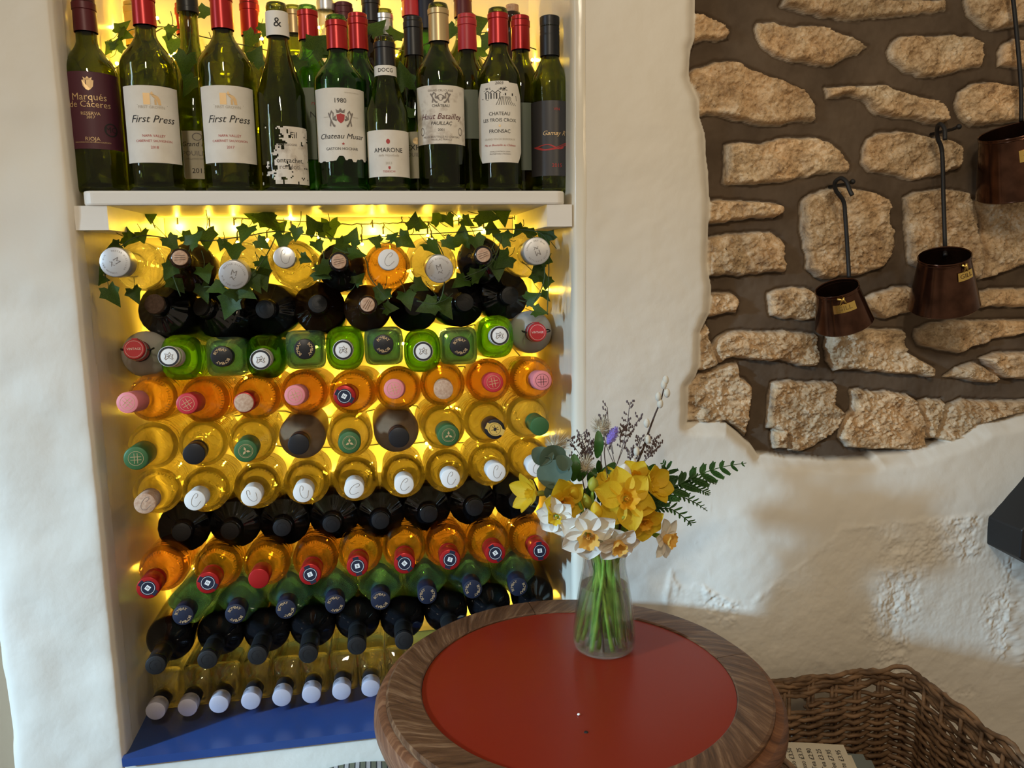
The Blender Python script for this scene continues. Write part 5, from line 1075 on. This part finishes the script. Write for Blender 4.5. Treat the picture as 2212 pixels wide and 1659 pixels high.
def fern(rach, side, L0):
    def f(g, P):
        R_ = catmull([P(*a) for a in rach], 8); g.tube(R_, [0.0012*(1-0.6*i/len(R_)) for i in range(len(R_))], 5); n = len(R_)
        for i in range(3, n, 3 if L0 > 30 else 2):
            u = i/(n-1); tt = (R_[min(i+1,n-1)]-R_[i-1]).normalized(); ln = L0*sc_*math.sin(PI*(0.25+0.75*u))**0.8*(1.0) if u < 0.99 else L0*0.3*sc_
            for sd in (-1, 1):
                s_ = tt.cross(FW).normalized()*sd; dd = (s_*0.8+tt*0.75).normalized(); e = R_[i]+dd*ln*(1 if sd == side else 0.55)
                if L0 > 30:
                    blade(g, [R_[i], (R_[i]+e)/2, e], ln*0.17, 6)
                    for k in range(1, 7):
                        b = R_[i]+(e-R_[i])*(k/7)
                        for s2 in (-1, 1): s3 = dd.cross(FW).normalized()*s2; blade(g, [b, b+(s3*0.6+dd*0.7)*ln*0.14, b+(s3*0.8+dd*1.1)*ln*0.22*(1.15-k/8)], ln*0.04, 3)
                else: blade(g, [R_[i], (R_[i]+e)/2+tt*ln*0.08, e], ln*0.11, 3)
    return f
spray('fern_frond', 'long leatherleaf fern frond reaching right to the wall', 'foliage', (1395,1095), 0.0, fern([(1395,1095),(1440,1062),(1500,1030),(1555,1010),(1612,1000)], -1, 46), MT['fern'])
spray('fern_frond', 'short fern frond standing behind the right yellow daffodils', 'foliage', (1400,1080), 0.01, fern([(1400,1080),(1420,1050),(1440,1020),(1432,1002)], -1, 34), MT['fern'])
for i, (pts_, ds) in enumerate((([(1440,1066),(1480,1040),(1520,1038),(1547,1046)],'upper right'),([(1425,1075),(1460,1070),(1500,1085),(1528,1104)],'middle right'),([(1415,1100),(1450,1100),(1490,1128),(1488,1128)],'lower right'),([(1450,1052),(1490,1050),(1520,1062),(1532,1070)],'right, second from the top'))):
    spray('fern_frond', 'narrow fine-toothed fern frond pointing %s' % ds, 'foliage', (1405+i*3,1098), 0.005, fern([(1405+i*3,1098)]+pts_, 1, 24), MT['fern'])
def dark_leaves(L):
    def f(g, P):
        for (x0, y0, x1, y1, w) in L: blade(g, [P(x0,y0), P((x0+x1)/2+3,(y0+y1)/2,-0.01), P(x1,y1)], w*sc_, 5)
        for k in range(26): x0, y0 = rf.uniform(1235,1410), rf.uniform(1020,1130); blade(g, [P(x0,y0,0.02), P(x0+rf.uniform(-8,8),y0-12,0.012), P(x0+rf.uniform(-16,16),y0-rf.uniform(16,30),0.01)], 7*sc_, 4)
    return f
spray('greenery_sprig', 'dark green leafy sprig filling the middle of the bouquet', 'foliage', (1310,1120), 0.0, dark_leaves([(1238,1040,1240,980,12),(1250,1040,1262,1000,9),(1290,990,1292,930,10),(1330,1000,1290,1030,9),(1375,1010,1400,1050,12),(1300,1030,1305,1042,9),(1300,1060,1308,1042,9),(1385,1000,1395,1040,13),(1270,1040,1285,1010,9)]), MT['fern'])
def limon(L):
    def f(g, P):
        for (x0, y0, x1, y1) in L:
            a, b = P(x0,y0), P(x1,y1); Q = catmull([a, (a+b)/2+Vector((rf.uniform(-.004,.004),0,0)), b], 5); g.tube(Q, 0.0005, 4)
            for k in range(4, len(Q)):
                for sd in (-1, 1):
                    if rf.random() < 0.25: continue
                    e = Q[k]+RT*sd*rf.uniform(5,13)*sc_+UP*rf.uniform(5,12)*sc_; g.tube([Q[k], e], 0.00035, 3)
                    for m_ in range(3): c = Q[k]+(e-Q[k])*(0.45+0.27*m_); g.sphere(c+Vector((rf.uniform(-1,1),0,rf.uniform(-1,1)))*0.0012, 0.0015, 5, 3, (0.8,0.8,1.4))
    return f
spray('limonium_spray', 'dry purple-brown branching sprig rising at the top centre', 'dried flower', (1330,1010), 0.02, limon([(1330,1010,1312,880),(1330,1010,1360,875),(1330,1010,1380,905),(1330,1010,1300,915),(1340,960,1350,920),(1325,980,1300,905)]), MT['limon'], 'twig')
spray('limonium_spray', 'dry purple-brown branching sprig spreading at the upper left', 'dried flower', (1270,1010), 0.02, limon([(1270,1010,1230,950),(1270,1010,1255,940),(1270,1010,1275,945),(1270,1010,1265,975),(1270,1020,1210,970),(1260,1020,1290,960)]), MT['limon'], 'twig')
spray('limonium_spray', 'dry purple-brown branching sprig at the right below the catkin twig', 'dried flower', (1380,1010), 0.02, limon([(1380,1010,1385,950),(1380,1010,1425,962),(1380,1010,1412,950),(1375,1010,1360,975)]), MT['limon'], 'twig')
p = onY(1372, 1010, V0.y+0.01); t = thing('pussy_willow_twig', 'dark pussy willow twig with pale round catkins leaning to the upper right', 'twig', p)
g = MB(); g.tube([onY(x,y,V0.y+0.01)-p for x,y in ((1372,1010),(1390,968),(1402,930),(1415,895),(1428,865),(1437,825))], [0.0016,0.0015,0.0014,0.0012,0.001,0.0008], 6); obj('twig', g.mesh('twig', MT['twig']), t)
for x, y in ((1438,821),(1434,831),(1422,857),(1441,849),(1426,872),(1397,914),(1399,949),(1375,975),(1368,1000)):
    g = MB(); g.sphere((0,0,0), 0.0052, 10, 7, (0.85,0.85,1.25)); obj('catkin', g.mesh('catkin', MT['catkin']), t, loc=onY(x,y,V0.y+0.004)-p)
stem_of(t, p, Vector((0,0,1)), 0.0016, 'twig', 0)
def fuzzy(name, label, cat, px, py, dY, rx, ry, ang, m, n=260, hair=0.4):
    p = onY(px, py, V0.y+dY); t = thing(name, label, cat, p); a = math.radians(ang); ax = (RT*math.cos(a)+UP*math.sin(a)).normalized(); F = frame((0,0,0), ax).to_3x3(); g = MB(); X_, Z_ = rx*sc_, ry*sc_
    g.sphere((0,0,0), 1, 12, 8, (X_*0.8,X_*0.8,Z_*0.85))
    for k in range(n):
        v = Vector((rf.gauss(0,1),rf.gauss(0,1),rf.gauss(0,1))).normalized(); c = Vector((v.x*X_*0.75,v.y*X_*0.75,v.z*Z_*0.8)); e = c+(Vector((v.x,v.y,v.z))+Vector((0,0,0.6)))*X_*hair; g.tube([c, e], [0.0004,0.0001], 3, cap=False)
    g.v = [tuple(F @ Vector(v)) for v in g.v]; obj('flower_head', g.mesh('flower_head', MT[m]), t); stem_of(t, p, ax, 0.0008, 'twig', Z_*0.7); return t
fuzzy('bunny_tail', 'soft purple bunny tail grass head at the top of the bouquet', 'dried flower', 1322, 943, -0.01, 10, 22, 62, 'bunny')
fuzzy('thistle_head', 'pale beige fluffy seed head at the top beside the purple tail', 'dried flower', 1298, 926, 0.01, 13, 13, 90, 'fluff', 220, 1.0)
fuzzy('thistle_head', 'pale beige fluffy seed head above the eucalyptus leaves', 'dried flower', 1200, 962, 0.01, 15, 15, 60, 'fluff', 220, 1.1)
fuzzy('thistle_head', 'brownish fluffy seed head in the middle left of the bouquet', 'dried flower', 1264, 1008, -0.005, 12, 12, 80, 'fluff', 200, 1.0)
# ------------------------------------------------------------------ copper measures
def measure(label, tl, tr_, bl, br, rod, Y, tilt, plate, ptxt, hook=True):
    a, b = onY((tl[0]+tr_[0])/2, (tl[1]+tr_[1])/2, Y), onY((bl[0]+br[0])/2, (bl[1]+br[1])/2, Y); sc = (a-CAM).dot(FW)/FPX
    rt_ = math.hypot(tr_[0]-tl[0], tr_[1]-tl[1])/2*sc; rb_ = math.hypot(br[0]-bl[0], br[1]-bl[1])/2*sc; ax = (a-b); h = ax.length; ax = (ax.normalized()+Vector((0,-math.tan(math.radians(tilt)),0))).normalized()
    t = thing('copper_measure', label, 'measuring jug', b, group='copper measures hanging on the stone wall'); F = frame((0,0,0), ax)
    g = MB(); pr = [(0.0003,0.0),(rb_-0.001,0.0),(rb_,0.001),(rb_+0.0008,0.002),(rb_+0.0002,0.0035),(rt_,h-0.006),(rt_+0.001,h-0.005),(rt_+0.0004,h-0.0035),(rt_+0.0012,h-0.001),(rt_+0.0006,h),(rt_-0.0008,h-0.001),(rb_-0.0015,0.004),(0.0003,0.003)]
    g.lathe(pr, 56, T=F); obj('cup', g.mesh('cup', MT['copper'], angle=50), t)
    u, v = plate[0], plate[1]; pw, ph = plate[2]*sc, plate[3]*sc; zc = h*v; rr = rb_+(rt_-rb_)*v; sl = (rt_-rb_)/h; g = MB(); vs = []; n = 10
    th0 = math.radians(u)
    def onc(uu, zz, e): r_ = rb_+(rt_-rb_)*(zz/h)+e; q_ = th0+uu/rr; return F @ Vector((r_*math.cos(q_), r_*math.sin(q_), zz))
    for j in (0,1):
        for i in range(n+1): vs.append(onc((i/n-0.5)*pw, zc+(j-0.5)*ph, 0.0016))
    for j in (0,1):
        for i in range(n+1): vs.append(onc((i/n-0.5)*pw, zc+(j-0.5)*ph, 0.0002))
    m_ = n+1; fs = [(i, i+1, m_+i+1, m_+i) for i in range(n)]+[(2*m_+i, 2*m_+i+1, i+1, i) for i in range(n)]+[(m_+i, m_+i+1, 3*m_+i+1, 3*m_+i) for i in range(n)]+[(0,m_,3*m_,2*m_),(n,2*m_+n,3*m_+n,m_+n)]
    g.add(vs, fs); pl = obj('brass_plate', g.mesh('brass_plate', MT['brass'], False), t)
    g = MB(); tv, tf = text2d(ptxt, ph*0.72); g.add([onc(x*1.15, zc+y, 0.0019) for x, y in tv], tf); obj('lettering', g.mesh('lettering', mat('engraving', (0.16,0.09,0.02), 0.5), False), pl)
    g = MB(); g.tube([onc(-pw*0.18, zc+ph*0.5, 0.002), onc(-pw*0.05, zc+ph*1.1, 0.0035), onc(-pw*0.25, h-0.004, 0.002)], [0.0012,0.002,0.0022], 6); g.tube([onc(pw*0.1, zc+ph*0.5, 0.002), onc(pw*0.0, zc+ph*1.1, 0.0035), onc(pw*0.05, h-0.004, 0.002)], [0.0012,0.002,0.0022], 6); obj('handle_lug', g.mesh('handle_lug', MT['brass' if hook else 'copper']), t)
    R_ = [onY(x, y, yy)-b for x, y, yy in rod]; g = MB(); g.tube(catmull(R_, 6), 0.0034, 10); obj('hook_handle', g.mesh('hook_handle', MT['iron']), t)
    return t
YM = -0.050
measure('small dark copper measure with brass plate, lowest and leftmost on the stone wall', (1755,633), (1838,604), (1766,716), (1881,683), [(1834,600,YM+0.025),(1832,560,YM+0.03),(1826,470,YM+0.035),(1822,435,YM+0.035),(1806,412,YM+0.035),(1804,394,YM+0.03),(1816,385,YM+0.02),(1828,392,YM+0.01),(1835,410,YM+0.004),(1841,422,YM+0.0)], YM, 12, (-108, 0.68, 45, 18), 'GILL')
measure('middle copper measure with open dark mouth and brass plate, hung centre right', (1967,556), (2066,540), (1969,668), (2108,652), [(2042,552,YM+0.0),(2041,520,YM+0.02),(2038,430,YM+0.03),(2035,330,YM+0.032),(2026,300,YM+0.032),(2024,280,YM+0.026),(2030,268,YM+0.014),(2040,278,YM+0.004),(2041,302,YM+0.0)], YM, 16, (-80, 0.74, 36, 18), 'GILL')
measure('large copper measure with brass plate, cut off at the right edge of the wall', (2113,305), (2252,258), (2122,430), (2300,392), [(2206,262,YM+0.02),(2205,180,YM+0.03),(2195,60,YM+0.035),(2184,-40,YM+0.035),(2180,-70,YM+0.035)], YM, 8, (-112, 0.70, 52, 24), 'GILL')
for x, y, ds in ((1806,400,'left'),(2030,284,'right')):
    p = onY(x+8, y, 0); g = MB(); g.tube([(0,0.03,0),(0,-0.02,0),(0,-0.034,0.002)], 0.0028, 8); g.sphere((0,-0.035,0.002), 0.0045, 8, 6); tag(obj('wall_nail', g.mesh('wall_nail', MT['iron']), None, p), 'black iron nail in the mortar carrying the %s hooked measure' % ('leftmost' if ds == 'left' else 'middle'), 'nail')
# ------------------------------------------------------------------ black canopy at the right edge
p_ = [onY(x, y, 0.0) for x, y in ((2111,1107),(2260,955),(2520,955),(2520,1380),(2107,1163))]
g = MB(); n = len(p_); vs = [(v.x, -0.10, v.z) for v in p_]+[(v.x, 0.03, v.z) for v in p_]
g.add(vs, [tuple(range(n))[::-1], tuple(range(n,2*n))]+[(i, (i+1) % n, n+(i+1) % n, n+i) for i in range(n)])
t = thing('fireplace_canopy', 'angular matt black metal canopy jutting in from the right edge', 'canopy', (0,0,0)); bm_ = g.mesh('hood', add_bump(mat('matt_black_metal', (0.012,0.012,0.012), 0.5), 60, 0.1), False); o = obj('hood', bm_, t); md = o.modifiers.new('b','BEVEL'); md.width = 0.002
# ------------------------------------------------------------------ wicker basket
YB_ = -0.085; zR = onY(1800, 1462, YB_).z; xl_, xr_ = onY(1560, 1490, YB_).x, onY(1960, 1450, YB_).x; e = onZ(2225, 1652, zR); WB, HB = 0.40, 0.20
t = thing('wicker_basket', 'large open wicker basket on the floor side of the wall, right of the table', 'basket', ((xl_+xr_)/2, YB_-WB/2, zR-HB))
t['label'] = 'large open brown wicker basket between the round table and the plaster wall'
ux = Vector((e.x-xr_, e.y-YB_, 0)).normalized()      # right side runs toward the viewer
C0, C1 = Vector((xl_,YB_,0)), Vector((xr_,YB_,0)); C2 = C1+ux*WB*1.15; C3 = C0+Vector((0.0,-1,0))*WB*1.0
def plan(s_off, n=150):
    cs = [C0, C1, C2, C3]; out = []; rad = 0.03
    ctr = (C0+C1+C2+C3)/4
    for i in range(4):
        a, b, c = cs[i-1], cs[i], cs[(i+1) % 4]; da = (a-b).normalized(); dc = (c-b).normalized(); out += [b+da*rad, b+(da+dc)*rad*0.30, b+dc*rad]
        nxt = cs[(i+1) % 4]; L_ = (nxt-b).length
        for k in range(1, 8): out.append(b+dc*(rad+(L_-2*rad)*k/8))
    out = [ctr+(p-ctr)*(1-s_off/0.25) for p in out]; return out
base = plan(0.0); per = len(base)
MT['wicker'] = vary(mat('brown_willow', rough=0.6), (0.09,0.048,0.022), (0.30,0.175,0.09), 25, stretch=(1,1,3)); rw_ = random.Random(2)
org = t.location.copy()
def resample(P, n):
    P = P+[P[0]]; L_ = [0]
    for a, b in zip(P, P[1:]): L_.append(L_[-1]+(b-a).length)
    out = []; j = 0
    for k in range(n):
        d = L_[-1]*k/n
        while L_[j+1] < d: j += 1
        out.append(P[j].lerp(P[j+1], (d-L_[j])/(L_[j+1]-L_[j])))
    return out
NS = 34; RSMP = resample(base, NS*6); cen = (C0+C1+C2+C3)/4
def outw(p): return Vector((p.x-cen.x, p.y-cen.y, 0)).normalized()
g = MB()
for k in range(NS):
    p = RSMP[k*6]
    for dd in (-0.004, 0.004):
        q_ = p+Vector((dd,0,0)); g.tube([Vector((q_.x,q_.y,zR-0.004))-org, Vector((q_.x,q_.y,zR-0.10))-org-outw(q_)*0.006, Vector((q_.x,q_.y,zR-HB))-org-outw(q_)*0.014], 0.0032, 6)
obj('stakes', g.mesh('stakes', MT['wicker']), t)
g = MB()
def strand(z, ph, rr, amp, i0=0, i1=None, inset=0.0, lift=None):
    n = NS*6; i1 = n if i1 is None else i1; P = []
    for i in range(i0, i1+1):
        p = RSMP[i % n]; w = math.sin(PI*(i/6+ph))*amp; zz = z+0.0020*math.sin(i*0.37+ph*3)+0.0015*rw_.uniform(-1,1)+(lift(i) if lift else 0)
        v = p+outw(p)*(w-inset*1.0); P.append(Vector((v.x, v.y, zz))-org)
    g.tube(P, rr, 6)
hole = lambda: None
nrow = 27
for r_ in range(nrow):
    z = zR-0.037-r_*0.0060; ph = 0.5+(r_ % 2)
    if z < zR-HB: break
    # the weave leaves a hand hole in the back side near the table
    if r_ < 3: strand(z, ph, 0.0034, 0.0060, int(NS*6*0.115), NS*6-4, inset=0.002)
    else: strand(z, ph, 0.0034+0.0008*rw_.random(), 0.0062, inset=0.002+0.010*(zR-z)/HB)
obj('weave', g.mesh('weave', MT['wicker']), t)
g = MB()
for k in range(5): strand(zR-0.003-0.0055*k, k*0.5, 0.0042, 0.0042, lift=lambda i: 0.0025*math.sin(i*0.5))
for k in range(12):
    i0 = k*17; strand(zR+0.002, k*0.37, 0.0040, 0.004, i0, i0+24, lift=lambda i, i0=i0: 0.004*math.sin((i-i0)*PI/24)-0.002)
obj('rim', g.mesh('rim', MT['wicker']), t)
g = MB(); g.add([Vector((p.x,p.y,zR-HB+0.004))-org-outw(p)*0.012 for p in base], [tuple(range(per))]); obj('base', g.mesh('base', MT['wicker'], False), t)
# papers in the basket
zp = zR-0.075; a = onZ(1687,1603,zp); b = onZ(1822,1608,zp); u_ = (b-a); wP = u_.length; u_ = u_.normalized(); w_ = Vector((u_.y,-u_.x,0)); dn_ = (w_+Vector((0,0,-0.18))).normalized(); n_ = dn_.cross(u_).normalized()
if n_.z < 0: n_ = -n_
def sheet_paper(label, o_, wd, ln, m, lines=False, name='receipt'):
    t = thing(name, label, 'paper', o_, group='papers lying in the wicker basket'); g = MB(); nx, ny = 6, 10; vs = []
    f = lambda x, y: u_*x+dn_*y+n_*(0.0012*math.sin(y*60)+0.0008*math.sin(x*50))
    for j in range(ny+1):
        for i in range(nx+1): vs.append(f(wd*i/nx, ln*j/ny))
    fs = [(j*(nx+1)+i, j*(nx+1)+i+1, (j+1)*(nx+1)+i+1, (j+1)*(nx+1)+i) for j in range(ny) for i in range(nx)]; g.add(vs, fs); pp = obj('sheet', g.mesh('sheet', MT[m] if isinstance(m, str) else m), t)
    if lines:
        g = MB()
        for k, s_ in enumerate(('Americano £3.50','Espresso £3.75','Breakfast Tea £2.90','Herbal Tea £3.25','Irish Coffee £7.95','Hot Chocolate £3.95')):
            tv, tf = text2d(s_, 0.0105); x0 = wd*(0.03+0.155*k); mx = max(v[0] for v in tv); g.add([f(x0-y+0.006, 0.014+(mx-x))+n_*0.0009 for x, y in tv], tf)
        obj('lettering', g.mesh('lettering', MT['ink'], False), pp)
    return t
sheet_paper('cream coffee price list printed with prices, uppermost in the basket', a, wP, 0.14, 'cream_paper', True, 'price_list')
sheet_paper('cream paper slip sticking out under the price list', a+u_*(wP*0.45)+dn_*0.018-n_*0.004, wP*0.62, 0.12, 'cream_paper', name='paper_slip')
m_gp = mat('blue_grey_paper', (0.16,0.18,0.17), 0.8)
sheet_paper('blue-grey paper card lying lowest to the right of the price list', a+u_*(wP*0.7)+dn_*0.022-n_*0.009, wP*0.68, 0.12, m_gp, name='paper_card')
sheet_paper('blue-grey paper card between the price list and the lowest card', a+u_*(wP*0.6)+dn_*0.012-n_*0.007, wP*0.68, 0.12, m_gp, name='paper_card')
